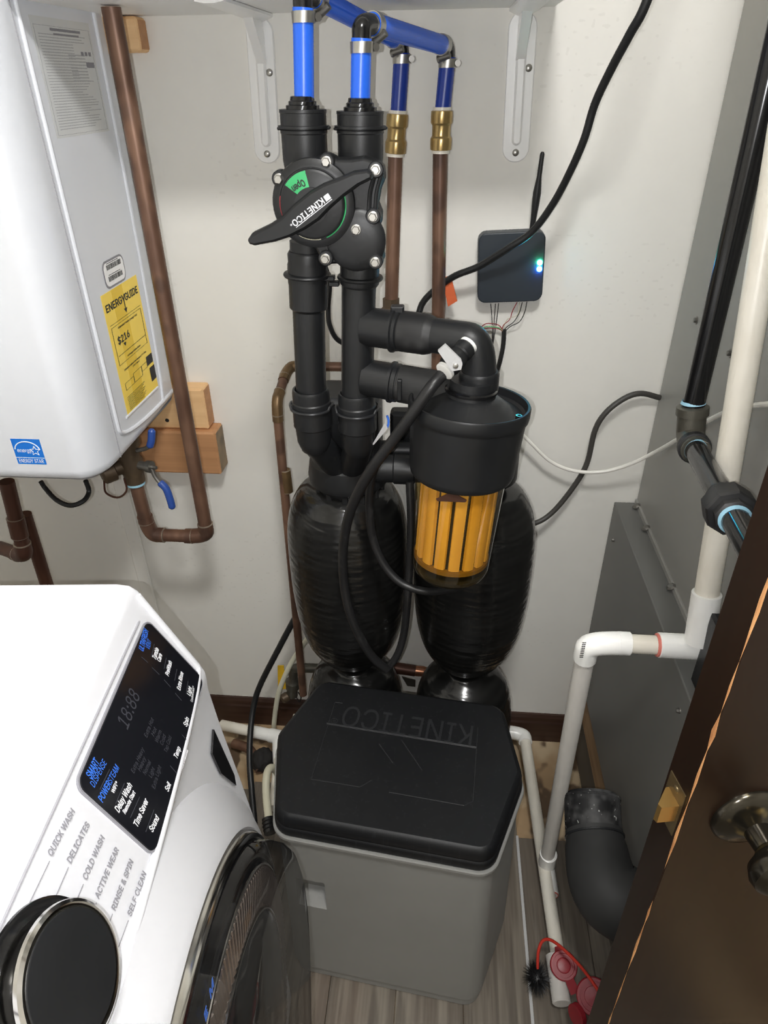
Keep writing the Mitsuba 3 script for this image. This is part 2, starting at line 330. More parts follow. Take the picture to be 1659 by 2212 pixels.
obj('side_groove', tube([V(sxe, *(-0.5170,0.9945,1.0008)[1:]), V(sxe, *(-0.5170,1.1351,0.9976)[1:])], 0.0022, 8), 'm_enamel', t)
def side(y, z, h=0.0): return V(HX + h, y, z)
# yellow energy label
TL, TR, BR, BL = [V(p) for p in ((-0.5168,0.9993,1.1983), (-0.5168,1.1400,1.1919), (-0.5168,1.1361,0.9918), (-0.5168,1.0050,1.0036))]
y0, y1 = (TL[1] + BL[1]) / 2, (TR[1] + BR[1]) / 2
z1, z0 = (TL[2] + TR[2]) / 2, (BL[2] + BR[2]) / 2
W, H = y1 - y0, z1 - z0
EYv, EZv = V(0, 1, 0), V(0, 0, 1)
def lab(u, v, h): return V(HX + h, y0 + u * W, z0 + v * H)
def quad(u0, u1, v0, v1, h, th=0.0002): return sheet([lab(u0, v0, h), lab(u1, v0, h), lab(u1, v1, h), lab(u0, v1, h)], th)
e = obj('energy_label', quad(0, 1, 0, 1, 0.0002, 0.0004), 'm_yellow', t, False, label='yellow energy cost label with black lettering')
obj('fold_band', quad(0.26, 0.56, 0.0, 1.0, 0.0005), 'm_yellow_dark', e, False)
def lt(s, u, v, h, w=None, bold=False): return text(s, h * H, lab(u, v, 0.0009), EYv, EZv, bold, 0.0002, width=w * W if w else None)
inkm = [lt('ENERG', 0.05, 0.862, 0.055, 0.43, True), lt('GUIDE', 0.57, 0.862, 0.055, 0.38, True),
        lt('Y', 0.485, 0.84, 0.077, 0.09, True), quad(0.525, 0.54, 0.79, 0.845, 0.0009),
        hull([lab(0.49, 0.81, 0.0009), lab(0.533, 0.775, 0.0009), lab(0.575, 0.81, 0.0009), lab(0.49, 0.81, 0.0011), lab(0.533, 0.775, 0.0011), lab(0.575, 0.81, 0.0011)]),
        lt('$216', 0.16, 0.585, 0.055, 0.33, True),
        hull([lab(0.29, 0.57, 0.0009), lab(0.36, 0.57, 0.0009), lab(0.325, 0.54, 0.0009), lab(0.29, 0.57, 0.0011), lab(0.36, 0.57, 0.0011), lab(0.325, 0.54, 0.0011)]),
        lt('Estimated Yearly Energy Cost', 0.24, 0.70, 0.014, 0.56), quad(0.06, 0.94, 0.755, 0.757, 0.0009), quad(0.10, 0.92, 0.50, 0.503, 0.0009),
        lt('Cost Range of Similar Models', 0.32, 0.45, 0.012, 0.40), lt('Estimated Gallons Per Minute at 77 F Rise', 0.16, 0.365, 0.013, 0.68), lt('(70 F Rise)', 0.40, 0.34, 0.012, 0.2)]
for i in range(9): inkm.append(quad(0.08, 0.62 - 0.04 * (i % 3), 0.150 - i * 0.014, 0.153 - i * 0.014, 0.0009))
for (a, b, c, d) in ((0.10, 0.36, 0.21, 0.27), (0.36, 0.62, 0.21, 0.29), (0.62, 0.80, 0.24, 0.29), (0.07, 0.93, 0.43, 0.735)):
    inkm += [quad(a, b, c, c + 0.002, 0.0009), quad(a, b, d - 0.002, d, 0.0009), quad(a, a + 0.006, c, d, 0.0009), quad(b - 0.006, b, c, d, 0.0009)]
obj('lettering', cat(*inkm), 'm_ink', e, False)
obj('dark_box', cat(quad(0.80, 0.99, 0.245, 0.325, 0.0009), quad(0.84, 0.995, 0.09, 0.215, 0.0009)), 'm_ink', e, False)
# barcode sticker
P = [V(p) for p in ((-0.5168,1.0258,1.2384), (-0.5168,1.1050,1.2368), (-0.5168,1.0999,1.1963), (-0.5168,1.0272,1.1986))]
by0, by1, bz0, bz1 = (P[0][1] + P[3][1]) / 2, (P[1][1] + P[2][1]) / 2, (P[2][2] + P[3][2]) / 2, (P[0][2] + P[1][2]) / 2
bw, bh = by1 - by0, bz1 - bz0
bo = V(HX + 0.0002, (by0 + by1) / 2, (bz0 + bz1) / 2)
s = obj('barcode_sticker', loft(rect(bw, bh, 0.012), [(0, 0), (0, 0.0004)], bo, EYv, EZv), 'm_ink_grey', t, False, label='white barcode sticker with grey border')
obj('face', loft(rect(bw - 0.006, bh - 0.006, 0.010), [(0, 0), (0, 0.0003)], bo + V(0.0004, 0, 0), EYv, EZv), 'm_paper', s, False)
bars = []
for row, (zz, hh) in enumerate(((0.16, 0.18), (-0.26, 0.18))):
    u = -0.33
    while u < 0.33:
        w = rng.choice((0.012, 0.02, 0.03)); c = bo + V(0.0008, u * bw, zz * bh)
        bars.append(sheet([c, c + V(0, w * bw, 0), c + V(0, w * bw, hh * bh), c + V(0, 0, hh * bh)], 0.0002)); u += w + rng.choice((0.012, 0.022))
    for zl in (zz + hh + 0.04,):
        c = bo + V(0.0008, -0.3 * bw, zl * bh); bars.append(sheet([c, c + V(0, 0.55 * bw, 0), c + V(0, 0.55 * bw, 0.02 * bh), c + V(0, 0, 0.02 * bh)], 0.0002))
obj('bars', cat(*bars), 'm_ink', s, False)
# grey rating plate
P = [V(p) for p in ((-0.5168,0.9865,1.5381), (-0.5168,1.1521,1.5370), (-0.5168,1.1410,1.4042), (-0.5168,0.9826,1.4052))]
ry0, ry1, rz0, rz1 = (P[0][1] + P[3][1]) / 2, (P[1][1] + P[2][1]) / 2, (P[2][2] + P[3][2]) / 2, (P[0][2] + P[1][2]) / 2
def rp(u, v, h): return V(HX + h, ry0 + u * (ry1 - ry0), rz0 + v * (rz1 - rz0))
def rq(u0, u1, v0, v1, h): return sheet([rp(u0, v0, h), rp(u1, v0, h), rp(u1, v1, h), rp(u0, v1, h)], 0.0002)
r_ = obj('rating_plate', rq(0, 1, 0, 1, 0.0002), 'm_plate', t, False, label='pale grey rating plate of small print')
pr_, dk = [], []
for i in range(34):
    v = 0.86 - i * 0.024
    u1 = 0.92 - 0.3 * rng.random() if v < 0.5 or v > 0.8 else 0.62
    pr_.append(rq(0.08, u1, v, v + 0.008, 0.0005))
for i in range(9): pr_.append(rq(0.50, 0.80, 0.70 - i * 0.028, 0.712 - i * 0.028, 0.0005))
pr_ += [rq(0.03, 0.97, 0.93, 0.934, 0.0005), rq(0.03, 0.036, 0.02, 0.93, 0.0005), rq(0.964, 0.97, 0.02, 0.93, 0.0005), rq(0.03, 0.97, 0.02, 0.024, 0.0005)]
dk += [rq(0.28, 0.80, 0.895, 0.918, 0.0006), rq(0.32, 0.76, 0.862, 0.878, 0.0006)]
obj('print', cat(*pr_), 'm_ink_pale', r_, False)
obj('heading', cat(*dk, *[rq(0.74 + 0.07 * i, 0.785 + 0.07 * i, 0.705, 0.74, 0.0006) for i in range(3)], rq(0.80, 0.95, 0.60, 0.65, 0.0006)), 'm_ink_grey', r_, False)
# blue star sticker on the front
P = [V(p) for p in ((-0.6437,0.8775,1.0150), (-0.5994,0.8775,1.0171), (-0.5998,0.8775,0.9755), (-0.6463,0.8775,0.9716))]
sx0, sx1, sz0, sz1 = (P[0][0] + P[3][0]) / 2, (P[1][0] + P[2][0]) / 2, (P[2][2] + P[3][2]) / 2, (P[0][2] + P[1][2]) / 2
SW, SH = sx1 - sx0, sz1 - sz0
def sp(u, v, h): return V(sx0 + u * SW, HF - h, sz0 + v * SH)
def sq(u0, u1, v0, v1, h, th=0.0002): return sheet([sp(u0, v0, h), sp(u1, v0, h), sp(u1, v1, h), sp(u0, v1, h)], th)
s = obj('star_sticker', sq(0, 1, 0, 1, 0.0003, 0.0004), 'm_star_blue', t, False, label='square blue efficiency sticker with white lettering')
arc = [sp(0.06 + 0.86 * (0.5 - 0.5 * math.cos(a)), 0.56 + 0.34 * math.sin(a), 0.0008) for a in np.linspace(0.1, 3.05, 24)]
star = [(math.cos(math.radians(90 + 36 * i)) * (1 if i % 2 == 0 else 0.45), math.sin(math.radians(90 + 36 * i)) * (1 if i % 2 == 0 else 0.45)) for i in range(10)]
starp = [sp(0.74 + 0.18 * a, 0.54 + 0.19 * b, 0.0008) for a, b in star]
obj('print', cat(tube(arc, 0.0009, 6), tube(starp + starp[:1], 0.0007, 6), sq(0.0, 1, 0.255, 0.275, 0.0008),
                 text('energy', 0.15 * SH, sp(0.12, 0.48, 0.0008), V(1, 0, 0), EZv, False, 0.0002, width=0.50 * SW),
                 text('ENERGY STAR', 0.15 * SH, sp(0.07, 0.06, 0.0008), V(1, 0, 0), EZv, False, 0.0002, width=0.86 * SW)), 'm_ink_white', s, False)

# wood mounting boards
def board(name, x0, x1, y0, z0, z1, m, lbl):
    k = thing(name, lbl, 'board')
    obj('plank', box(x0, x1, y0, WY - 0.0005, z0, z1, 0.004), m, k, False)
    obj('end_grain', box(x1 - 0.0005, x1 + 0.0008, y0 + 0.004, WY - 0.004, z0 + 0.004, z1 - 0.004), 'm_endgrain' if 'dark' in m else 'm_pine_dark', k, False)
    return k
k = board('mounting_board', -0.97, -0.4585, 1.2005, 0.8825, 0.968, 'm_pine', 'pale pine board on the wall just under the water heater, upper of two')
obj('knot', lathe([(0.004, 0), (0.003, 0.0006)], (-0.5405,1.2003,0.9009), (0, -1, 0), 10), 'm_dark', k)
board('mounting_board', -0.97, -0.444, 1.190, 0.7865, 0.8815, 'm_pine_dark', 'darker weathered wood board below the pale pine board')
board('mounting_board', -0.97, -0.468, 1.203, 1.5045, 1.549, 'm_pine', 'short pale wood board high on the wall beside the shelf')

# ------------------------------------------------------------------ pipe builders
def copper_run(name, lbl, pts, r, m='m_copper', R=0.02, fit=None, coll=()):
    k = thing(name, lbl, 'pipe'); P = [V(p) for p in pts]
    for i, (a, b) in enumerate(zip(P, P[1:])):
        d = unit(b - a); a2 = a + d * (R * 1.0 if i > 0 else 0); b2 = b - d * (R * 1.0 if i < len(P) - 2 else 0)
        obj('pipe', cyl(a2, b2, r, n=24), m, k)
    for a, b, c in zip(P, P[1:], P[2:]):
        u, w = unit(a - b), unit(c - b); q = R * 1.55
        path = fillet([b + u * q, b, b + w * q], R, 10)
        el = obj('elbow', tube(path, r * 1.16, 22), fit or m, k)
        for d in (u, w): obj('solder_ring', lathe([(r * 1.02, -0.0012), (r * 1.2, -0.0005), (r * 1.2, 0.0008), (r * 1.02, 0.0016)], b + d * q, d, 22, False), 'm_solder', el)
    for a, b in coll:
        el = obj('coupling', cyl(a, b, r * 1.17, bev=0.001), fit or m, k)
        for p, d in ((a, 1), (b, -1)): obj('solder_ring', lathe([(r * 1.02, -0.001), (r * 1.2, 0), (r * 1.02, 0.001)], p, unit(V(b) - V(a)), 22, False), 'm_solder', el)
    return k
LX, LY = -0.4430, 1.06
copper_run('copper_pipe', 'brown copper pipe running past the water heater side and looping back to its valve', [(LX, LY, 1.5485), (LX, LY, 0.7225), (-0.558, LY, 0.7225), (-0.5615, LY, 0.838)], 0.0125, R=0.019)
copper_run('copper_pipe', 'dark copper pipe with an elbow under the water heater at the left edge', [(-0.7844,1.0200,0.8560), (-0.8000,1.0200,0.6871), (-0.8958,1.0800,0.6613)], 0.0135, 'm_copper_dark', R=0.02,
           coll=[((-0.7923,1.0200,0.7776), (-0.7964,1.0200,0.7353))])
single('copper_pipe', cyl((-0.868, 1.12, 0.0), (-0.847, 1.12, 0.72), 0.0135), 'm_copper_dark', 'dark copper pipe end in the lower left corner just above the washing machine', 'pipe')
# isolation valve
vo = V(-0.5615, LY, 0.852)
t = thing('isolation_valve', 'brass isolation valve with two blue levers under the water heater', 'valve')
obj('body', cat(lathe([(0.016, -0.012), (0.0185, -0.010), (0.0185, 0.008), (0.022, 0.014), (0.022, 0.034), (0.019, 0.040), (0.019, 0.062), (0.024, 0.064), (0.024, 0.082), (0.016, 0.084)], vo, (0, 0, 1), 24)), 'm_brass_dull', t)
obj('drain_outlet', cat(lathe([(0.013, 0), (0.013, 0.03), (0.019, 0.032), (0.019, 0.052), (0.015, 0.056)], vo + V(0, 0, 0.028), (-0.75, -0.65, -0.12), 22)), 'm_brass_dull', t)
obj('cap_strap', tube(spline([vo + V(-0.036, -0.042, 0.012), vo + V(-0.038, -0.042, -0.012), vo + V(-0.022, -0.034, -0.026), vo + V(-0.006, -0.028, -0.014), vo + V(-0.006, -0.026, 0.010)], 8), 0.0018, 8), 'm_copper_dark', t)
obj('thread_tape', lathe([(0.0165, 0), (0.0172, 0.001), (0.0172, 0.004), (0.0165, 0.005)], vo + V(0, 0, -0.0165), (0, 0, 1), 24, False), 'm_tape_blue', t, label='pale blue thread sealant')
obj('stem', cat(lathe([(0.008, 0), (0.008, 0.02), (0.011, 0.02), (0.011, 0.03)], vo + V(0.015, -0.006, 0.028), (1, -0.25, 0), 14), lathe([(0.004, 0.03), (0.0035, 0.04)], vo + V(0.015, -0.006, 0.028), (1, -0.25, 0), 6)), 'm_alu', t)
l = obj('lever', tube(fillet([vo + V(0.042, -0.012, 0.032), vo + V(0.046, -0.014, 0.012), vo + V(0.058, -0.016, -0.002), vo + V(0.066, -0.018, -0.018), vo + V(0.068, -0.018, -0.052)], 0.008, 5), [0.004] * 13 + [0.005] * 13, 10) if False else
        tube(spline([vo + V(0.042, -0.012, 0.032), vo + V(0.047, -0.014, 0.010), vo + V(0.056, -0.016, -0.004)], 5), 0.0042, 10), 'm_alu', t)
obj('grip', tube(spline([vo + V(0.054, -0.016, -0.001), vo + V(0.064, -0.017, -0.014), vo + V(0.068, -0.018, -0.036), vo + V(0.069, -0.018, -0.056)], 6), [0.005] + [0.0068] * 16 + [0.0066, 0.004], 12), 'm_lever', l)
l = obj('lever', tube(spline([vo + V(0.018, -0.004, 0.056), vo + V(0.034, -0.004, 0.060), vo + V(0.044, -0.004, 0.066)], 5), 0.004, 10), 'm_alu', t)
obj('grip', tube(spline([vo + V(0.044, -0.004, 0.064), vo + V(0.050, -0.004, 0.078), vo + V(0.054, -0.002, 0.098)], 6), [0.005] + [0.0066] * 11 + [0.004], 12), 'm_lever', l)
obj('blue_disc', cyl(vo + V(-0.006, -0.024, 0.068), vo + V(-0.006, -0.03, 0.068), 0.011), 'm_lever', t)
single('looped_cable', wire([(-0.7045,1.0000,0.8703), (-0.7000,1.0000,0.8562), (-0.6722,0.9800,0.8452), (-0.6429,0.9700,0.8410), (-0.6229,0.9800,0.8452), (-0.6203,1.0000,0.8524), (-0.6205,1.0000,0.8751)], 0.0042, 10), 'm_cable', 'short black cable looping below the water heater', 'cable')

# ------------------------------------------------------------------ shelf and brackets
SZ = 1.5505
t = thing('wall_shelf', 'white shelf board at the top of the wall seen from below', 'shelf')
obj('board', box(-0.512, 0.143, 0.935, WY, SZ, SZ + 0.019, 0.002), 'm_shelf', t, False)
def bracket(xt, xb, zb, arm_x, lbl):
    k = thing('shelf_bracket', lbl, 'bracket')
    top, bot = V(xt, WY, SZ - 0.004), V(xb, WY, zb)
    up = unit(top - bot); L = np.linalg.norm(top - bot); rt = unit(np.cross(V(0, -1, 0), up)) * -1
    sh = rounded([(-0.021, -0.012), (0.021, -0.012), (0.021, L), (-0.021, L)], 0.02)
    obj('plate', loft(sh, [(0, 0), (0.0, 0.003), (0.0015, 0.0045)], bot, rt, up), 'm_bracket', k)
    g = loft(rounded([(-0.0075, 0.012), (0.0075, 0.012), (0.0075, L - 0.01), (-0.0075, L - 0.01)], 0.0074), [(0, 0.003), (0.0, 0.009), (0.003, 0.0115)], bot, rt, up)
    obj('rib', g, 'm_bracket', k)
    for uu, vv in ((0.0, 0.001), (0.012, L * 0.62)):
        c = bot + rt * uu + up * (vv if vv > 0.01 else 0.002); s = obj('screw', lathe([(0.0052, 0.003), (0.0052, 0.006), (0.003, 0.0075)], c, (0, -1, 0), 14), 'm_steel', k)
    a0 = V(xt, WY, SZ - 0.004); a1 = V(xt + arm_x, 0.99, SZ - 0.004)
    ad = unit(a1 - a0); sd = unit(np.cross(ad, V(0, 0, 1)))
    obj('arm', cat(hull([a0 + sd * s_ * w + V(0, 0, z) for s_ in (-1, 1) for w, z in ((0.021, 0.0035), (0.021, 0), (0.008, -0.006))] + [a1 + sd * s_ * w + V(0, 0, z) for s_ in (-1, 1) for w, z in ((0.018, 0.0035), (0.018, 0), (0.006, -0.002))])), 'm_bracket', k)
    obj('brace', hull([a0 + rt * s_ * 0.007 + q for s_ in (-1, 1) for q in (V(0, -0.012, 0), V(0, -0.075, 0), V(0, -0.010, -0.06), V(0, -0.02, -0.001))]), 'm_bracket', k)
    return k
bracket(-0.2925, -0.2984, (-0.2981,1.2400,1.3629)[2], 0.0, 'white metal shelf bracket left of the blue pipes')
bracket(0.098, 0.1022, (0.1022,1.2400,1.3624)[2], 0.0, 'white metal shelf bracket right of the blue pipes, above the small black box')

# ------------------------------------------------------------------ supply lines
def hose_clamp(parent, c, d, r, side):
    k = obj('clamp', lathe([(r * 1.02, -0.0055), (r * 1.13, -0.0055), (r * 1.13, 0.0055), (r * 1.02, 0.0055)], c, d, 24, False), 'm_steel', parent)
    x = unit(np.cross(unit(d), side)); p = V(c) + unit(side) * r * 1.25
    obj('screw', cat(cyl(p - x * 0.008, p + x * 0.008, 0.0042, n=12), cyl(p + x * 0.008, p + x * 0.011, 0.005, n=6)), 'm_alu', k)
HR = 0.0116
def blue_line(lbl, f_top, f_bot, r_el, r_bot):
    k = thing('blue_hose_line', lbl, 'hose')
    ft, fb, re, rb = V(f_top), V(f_bot), V(r_el), V(r_bot)
    el_f = ft + V(0, 0, 0.0); hd = unit(re - el_f)
    obj('hose', cyl(fb - V(0, 0, 0.012), ft - V(0, 0, 0.016), HR, n=26), 'm_blue', k)
    obj('hose', cyl(el_f + hd * 0.026, re - hd * 0.016, HR, n=26), 'm_blue', k, label='horizontal blue hose')
    obj('hose', cyl(rb, re - V(0, 0, 0.012), HR * 0.99, n=26), 'm_blue_dark', k, label='darker blue hose')
    obj('elbow', tube(fillet([ft - V(0, 0, 0.020), el_f, el_f + hd * 0.028], 0.015, 8), HR * 0.93, 20), 'm_black_gloss', k)
    obj('elbow', tube(fillet([re - hd * 0.018, re, re - V(0, 0, 0.02)], 0.012, 8), HR * 0.9, 20), 'm_black_gloss', k)
    hose_clamp(k, ft - V(0, 0, 0.0245), V(0, 0, 1), HR, V(0.8, 0.6, 0)); hose_clamp(k, el_f + hd * 0.032, hd, HR, V(0.5, -0.2, -0.8))
    hose_clamp(k, re - V(0, 0, 0.0195), V(0, 0, 1), HR, V(1, 0.0, 0)); hose_clamp(k, re - hd * 0.022, hd, HR, V(0.3, 0, -1))
    return k
blue_line('bright blue hose line rising from the left valve port', (-0.1690, 0.93, 1.5495), (-0.1748,0.9300,1.4468), (-0.0743,1.1700,1.5088), (-0.0798,1.1700,1.4205))
blue_line('bright blue hose line rising from the right valve port', (-0.1045,0.9300,1.5205), (-0.1085,0.9300,1.4442), (-0.0090,1.1700,1.5029), (-0.0142,1.1700,1.4246))
def brass_coupling(lbl, p0, p1):
    k = thing('push_coupling', lbl, 'coupling'); p0, p1 = V(p0), V(p1); L = np.linalg.norm(p1 - p0)
    obj('collet', cat(lathe([(0.0125, -0.004), (0.0135, -0.004), (0.0135, 0.001)], p0, p1 - p0, 24), lathe([(0.0135, L - 0.001), (0.0135, L + 0.004), (0.0125, L + 0.004)], p0, p1 - p0, 24)), 'm_pvc', k, label='cream plastic collet')
    obj('body', lathe([(0.0130, 0), (0.0158, 0.001), (0.0162, 0.006), (0.0162, L * .30), (0.0150, L * .34), (0.0138, L * .38), (0.0138, L * .62), (0.0150, L * .66), (0.0162, L * .70), (0.0162, L - 0.006), (0.0158, L - 0.001), (0.0130, L)], p0, p1 - p0, 28), 'm_brass', k)
brass_coupling('brass push-fit coupling on the left of the two rear copper pipes', (-0.0804,1.1700,1.4223), (-0.0841,1.1700,1.3693))
brass_coupling('brass push-fit coupling on the right of the two rear copper pipes', (-0.0150,1.1700,1.4258), (-0.0154,1.1700,1.3733))
single('copper_pipe', cyl((-0.0841,1.1700,1.3681), (-0.0923,1.1700,1.1302), 0.0112), 'm_copper', 'straight brown copper pipe below the left brass coupling', 'pipe')
single('copper_pipe', cyl((-0.0161,1.1700,1.3726), (-0.0096,1.1700,0.9996), 0.0112), 'm_copper', 'straight brown copper pipe below the right brass coupling', 'pipe')
t = thing('pipe_union', 'dull brass union at the foot of the left rear copper pipe', 'coupling')
obj('body', lathe([(0.013, 0), (0.018, 0.002), (0.018, 0.018), (0.014, 0.022), (0.014, 0.036)], (-0.0924,1.1700,1.1159), (0, 0, 1), 8), 'm_brass_dull', t)
obj('wing', cat(box(-0.100, -0.062, 1.150, 1.158, 1.112, 1.126, 0.002)), 'm_black', t)

# ------------------------------------------------------------------ bypass valve
t = thing('bypass_valve', 'black plastic bypass valve with a long handle and green sticker between four ports', 'valve')
def port(p_top, p_bot, rr):
    a, b = V(p_top), V(p_bot); d = unit(a - b); L = np.linalg.norm(a - b)
    obj('port_socket', lathe([(rr * 0.86, -0.03), (rr, 0), (rr, L * 0.52), (rr * 1.03, L * 0.54), (rr * 1.03, L * .60), (rr, L * 0.62), (rr, L * 0.93), (rr * 1.02, L * 0.94), (rr * 1.02, L), (rr * 0.8, L)], b, d, 36), 'm_black', t)
    obj('clip', lathe([(rr * 1.0, 0.0), (rr * 1.12, 0.0005), (rr * 1.12, 0.003), (rr, 0.0035)], b + d * L * 0.63, d, 36, False), 'm_black', t)
    obj('hose_adapter', lathe([(rr * 0.72, 0), (rr * 0.72, 0.004), (rr * 0.60, 0.005), (rr * 0.60, 0.008), (rr * 0.53, 0.009), (rr * 0.50, 0.013), (HR * 1.02, 0.0135)], a, d, 30), 'm_black_gloss', t)
    for s_ in (-1, 1): obj('tab', box(a[0] + s_ * rr * 1.02 - 0.004, a[0] + s_ * rr * 1.02 + 0.004, a[1] - 0.006, a[1] + 0.006, b[2] + L * 0.60, b[2] + L * 0.67, 0.0015), 'm_black', t)
port((-0.1767,0.9300,1.4365), (-0.1774,0.9300,1.3831), 0.0275)
port((-0.1083,0.9300,1.4339), (-0.1092,0.9300,1.3852), 0.0275)
PLY = 0.885
def fp(p): return (p[0], p[2])
outl = [fp(p) for p in ((-0.2060,0.8850,1.3551), (-0.2053,0.8850,1.3676), (-0.1991,0.8850,1.3745), (-0.1859,0.8850,1.3789), (-0.1716,0.8850,1.3861), (-0.1522,0.8850,1.3903), (-0.1401,0.8850,1.3926), (-0.1316,0.8850,1.3883), (-0.1143,0.8850,1.3882), (-0.1007,0.8850,1.3900), (-0.0862,0.8850,1.3856), (-0.0772,0.8850,1.3793), (-0.0757,0.8850,1.3671),
        (-0.0813,0.8850,1.3548), (-0.0844,0.8850,1.3396), (-0.0801,0.8850,1.3294), (-0.0808,0.8850,1.3190), (-0.0843,0.8850,1.3111), (-0.0800,0.8850,1.2924), (-0.0780,0.8850,1.2760), (-0.0839,0.8850,1.2660), (-0.0985,0.8850,1.2647), (-0.1190,0.8850,1.2663), (-0.1335,0.8850,1.2690), (-0.1512,0.8850,1.2678), (-0.1595,0.8850,1.2756), (-0.1646,0.8850,1.2866), (-0.1812,0.8850,1.2986), (-0.1983,0.8850,1.3162), (-0.2057,0.8850,1.3346))]
outl = rounded(np.array(sg.Polygon(outl).buffer(-0.003).buffer(0.003).exterior.coords)[:-1], 0.004, 4, 0.004)
EXv = V(1, 0, 0)
core = loft(outl, [(0.004, -0.045), (0.001, -0.022), (0, -0.02), (0, -0.012), (0.001, -0.010), (0.001, -0.004), (0.002, -0.001), (0.0045, 0.001)], (0, PLY, 0), EXv, EZv)
obj('valve_body', core, 'm_black', t, 50)
# the valve's face: dial dome and lower bulge
dial = V((-0.1613,0.8800,1.3404))
obj('dial', lathe([(0.050, 0), (0.0490, 0.004), (0.0440, 0.0065), (0.0402, 0.0068), (0.0398, 0.0055), (0.0388, 0.0055), (0.0384, 0.0105), (0.035, 0.0130), (0.018, 0.0150), (0.0, 0.0155)], dial, (0, -1, 0), 48), 'm_black', t)
ring = [dial + V(0.0394 * math.cos(a), -0.0066, 0.0394 * math.sin(a)) for a in np.linspace(-1.2, 0.35, 20)]
obj('dial_mark', tube(ring, 0.0011, 6), 'm_green', t, label='green arc on the dial edge')
ring = [dial + V(0.0394 * math.cos(a), -0.0066, 0.0394 * math.sin(a)) for a in np.linspace(2.9, 3.5, 10)]
obj('dial_mark', tube(ring, 0.0009, 6), 'm_red', t, label='red arc on the dial edge')
ring = [dial + V(0.0394 * math.cos(a), -0.0066, 0.0394 * math.sin(a)) for a in np.linspace(4.2, 4.9, 10)]
obj('dial_mark', tube(ring, 0.0009, 6), 'm_tan_hose', t, label='tan arc on the dial edge')
lb = V((-0.1125,0.8800,1.2986))
obj('lower_dome', lathe([(0.037, -0.003), (0.033, 0.0004), (0.024, 0.0026), (0.012, 0.0038), (0.0, 0.004)], lb, (0, -1, 0), 40), 'm_black', t)
for a, b in (((-0.0752,0.8800,1.3725), (-0.0835,0.8800,1.3327)), ((-0.0836,0.8800,1.3250), (-0.0798,0.8800,1.2770))):
    a, b = V(a), V(b); mid = (a + b) / 2 + V(-0.006, 0, 0)
    for dx in (0.0, -0.008): obj('rib', tube(spline([a + V(dx - 0.004, 0.002, 0), mid + V(dx, 0.002, 0), b + V(dx - 0.004, 0.002, 0)], 8), 0.0026, 8), 'm_black', t)
bolts = [(-0.2003,0.8800,1.3676), (-0.1430,0.8800,1.3854), (-0.0859,0.8800,1.3769), (-0.0903,0.8800,1.3265), (-0.1109,0.8800,1.3119), (-0.1504,0.8800,1.2778), (-0.0885,0.8800,1.2742)]
for b in bolts:
    b = V(b)
    obj('bolt_boss', lathe([(0.0095, -0.012), (0.0092, 0.001), (0.008, 0.0025)], b, (0, -1, 0), 20), 'm_black', t)
    obj('bolt', bolt_hex(b + V(0, -0.002, 0), (0, -1, 0), 0.0050, 0.008), 'm_steel', t, False)
# green sticker wedge
g0 = dial + V(0, -0.0135, 0); gp = [(0.013 * math.cos(a), 0.013 * math.sin(a)) for a in np.linspace(2.45, 1.55, 8)] + [(0.0375 * math.cos(a), 0.0375 * math.sin(a)) for a in np.linspace(1.72, 2.52, 10)]
g_or = lambda u, v: V(dial[0] + u, dial[1] - np.interp(math.hypot(u, v), [0, 0.018, 0.035, 0.0384, 0.047], [0.0155, 0.0150, 0.0130, 0.0105, 0.007]) - 0.0008, dial[2] + v)
gv = [g_or(*p) for p in gp]; gc = np.mean(gv, 0) + V(0, -0.0007, 0)
gm = []
for a, b in zip(gv, gv[1:] + gv[:1]): gm.append(hull([a, b, gc, a + V(0, -0.0006, 0), b + V(0, -0.0006, 0), gc + V(0, -0.0006, 0), gc + V(1e-5, 0, 1e-5)]))
s = obj('green_sticker', cat(*gm), 'm_green', t, False, label='green sticker with dark upside-down writing')
ga = math.radians(30)
obj('writing', text('Open', 0.0075, V(dial[0] - 0.0085, dial[1] - 0.0150, dial[2] + 0.0285), V(-math.cos(ga), 0.0, -math.sin(ga)), V(math.sin(ga), -0.04, -math.cos(ga)), True, 0.0004, center=False, width=0.0165), 'm_ink', s, False)
# handle
hp = [fp(p) for p in ((-0.2397,0.8620,1.3032), (-0.2337,0.8620,1.3101), (-0.2117,0.8620,1.3195), (-0.1957,0.8620,1.3288), (-0.1789,0.8620,1.3430), (-0.1603,0.8620,1.3559), (-0.1446,0.8620,1.3636), (-0.1255,0.8620,1.3699), (-0.1092,0.8620,1.3760), (-0.0937,0.8620,1.3778), (-0.0885,0.8620,1.3750), (-0.0891,0.8620,1.3702),
      (-0.1043,0.8620,1.3635), (-0.1209,0.8620,1.3528), (-0.1378,0.8620,1.3400), (-0.1524,0.8620,1.3268), (-0.1698,0.8620,1.3165), (-0.1885,0.8620,1.3081), (-0.2078,0.8620,1.3023), (-0.2328,0.8620,1.2979), (-0.2384,0.8620,1.2995))]
hp = rounded(np.array(sg.Polygon(hp).buffer(0.0014).exterior.coords)[:-1], 0.0025, 4, 0.004)
hm = loft(hp, [(0.0006, -0.005), (0.0, -0.002), (0.0, 0.005), (0.0006, 0.0085), (0.0018, 0.0112), (0.0036, 0.0126)], (0, 0.866, 0), EXv, EZv)
h = obj('handle', hm, 'm_black', t, 50)
obj('hub', cyl(dial + V(0, -0.008, 0), (dial[0], 0.861, dial[2]), 0.020), 'm_black', t)
K, O = V((-0.1379,0.8532,1.3535)), V((-0.1863,0.8532,1.3200))
kd = unit(O - K); ku = unit(np.cross(V(0, -1, 0), kd))
lt_o = K + V(0, 0.0005, 0) + ku * (-0.006)
lt_o = lt_o + ku * 0.003
obj('lettering', text('KINETICO', 0.0070, lt_o + kd * 0.009, kd, ku, True, 0.0006, width=0.046), 'm_ink_white', h, False, label='white upside-down lettering')
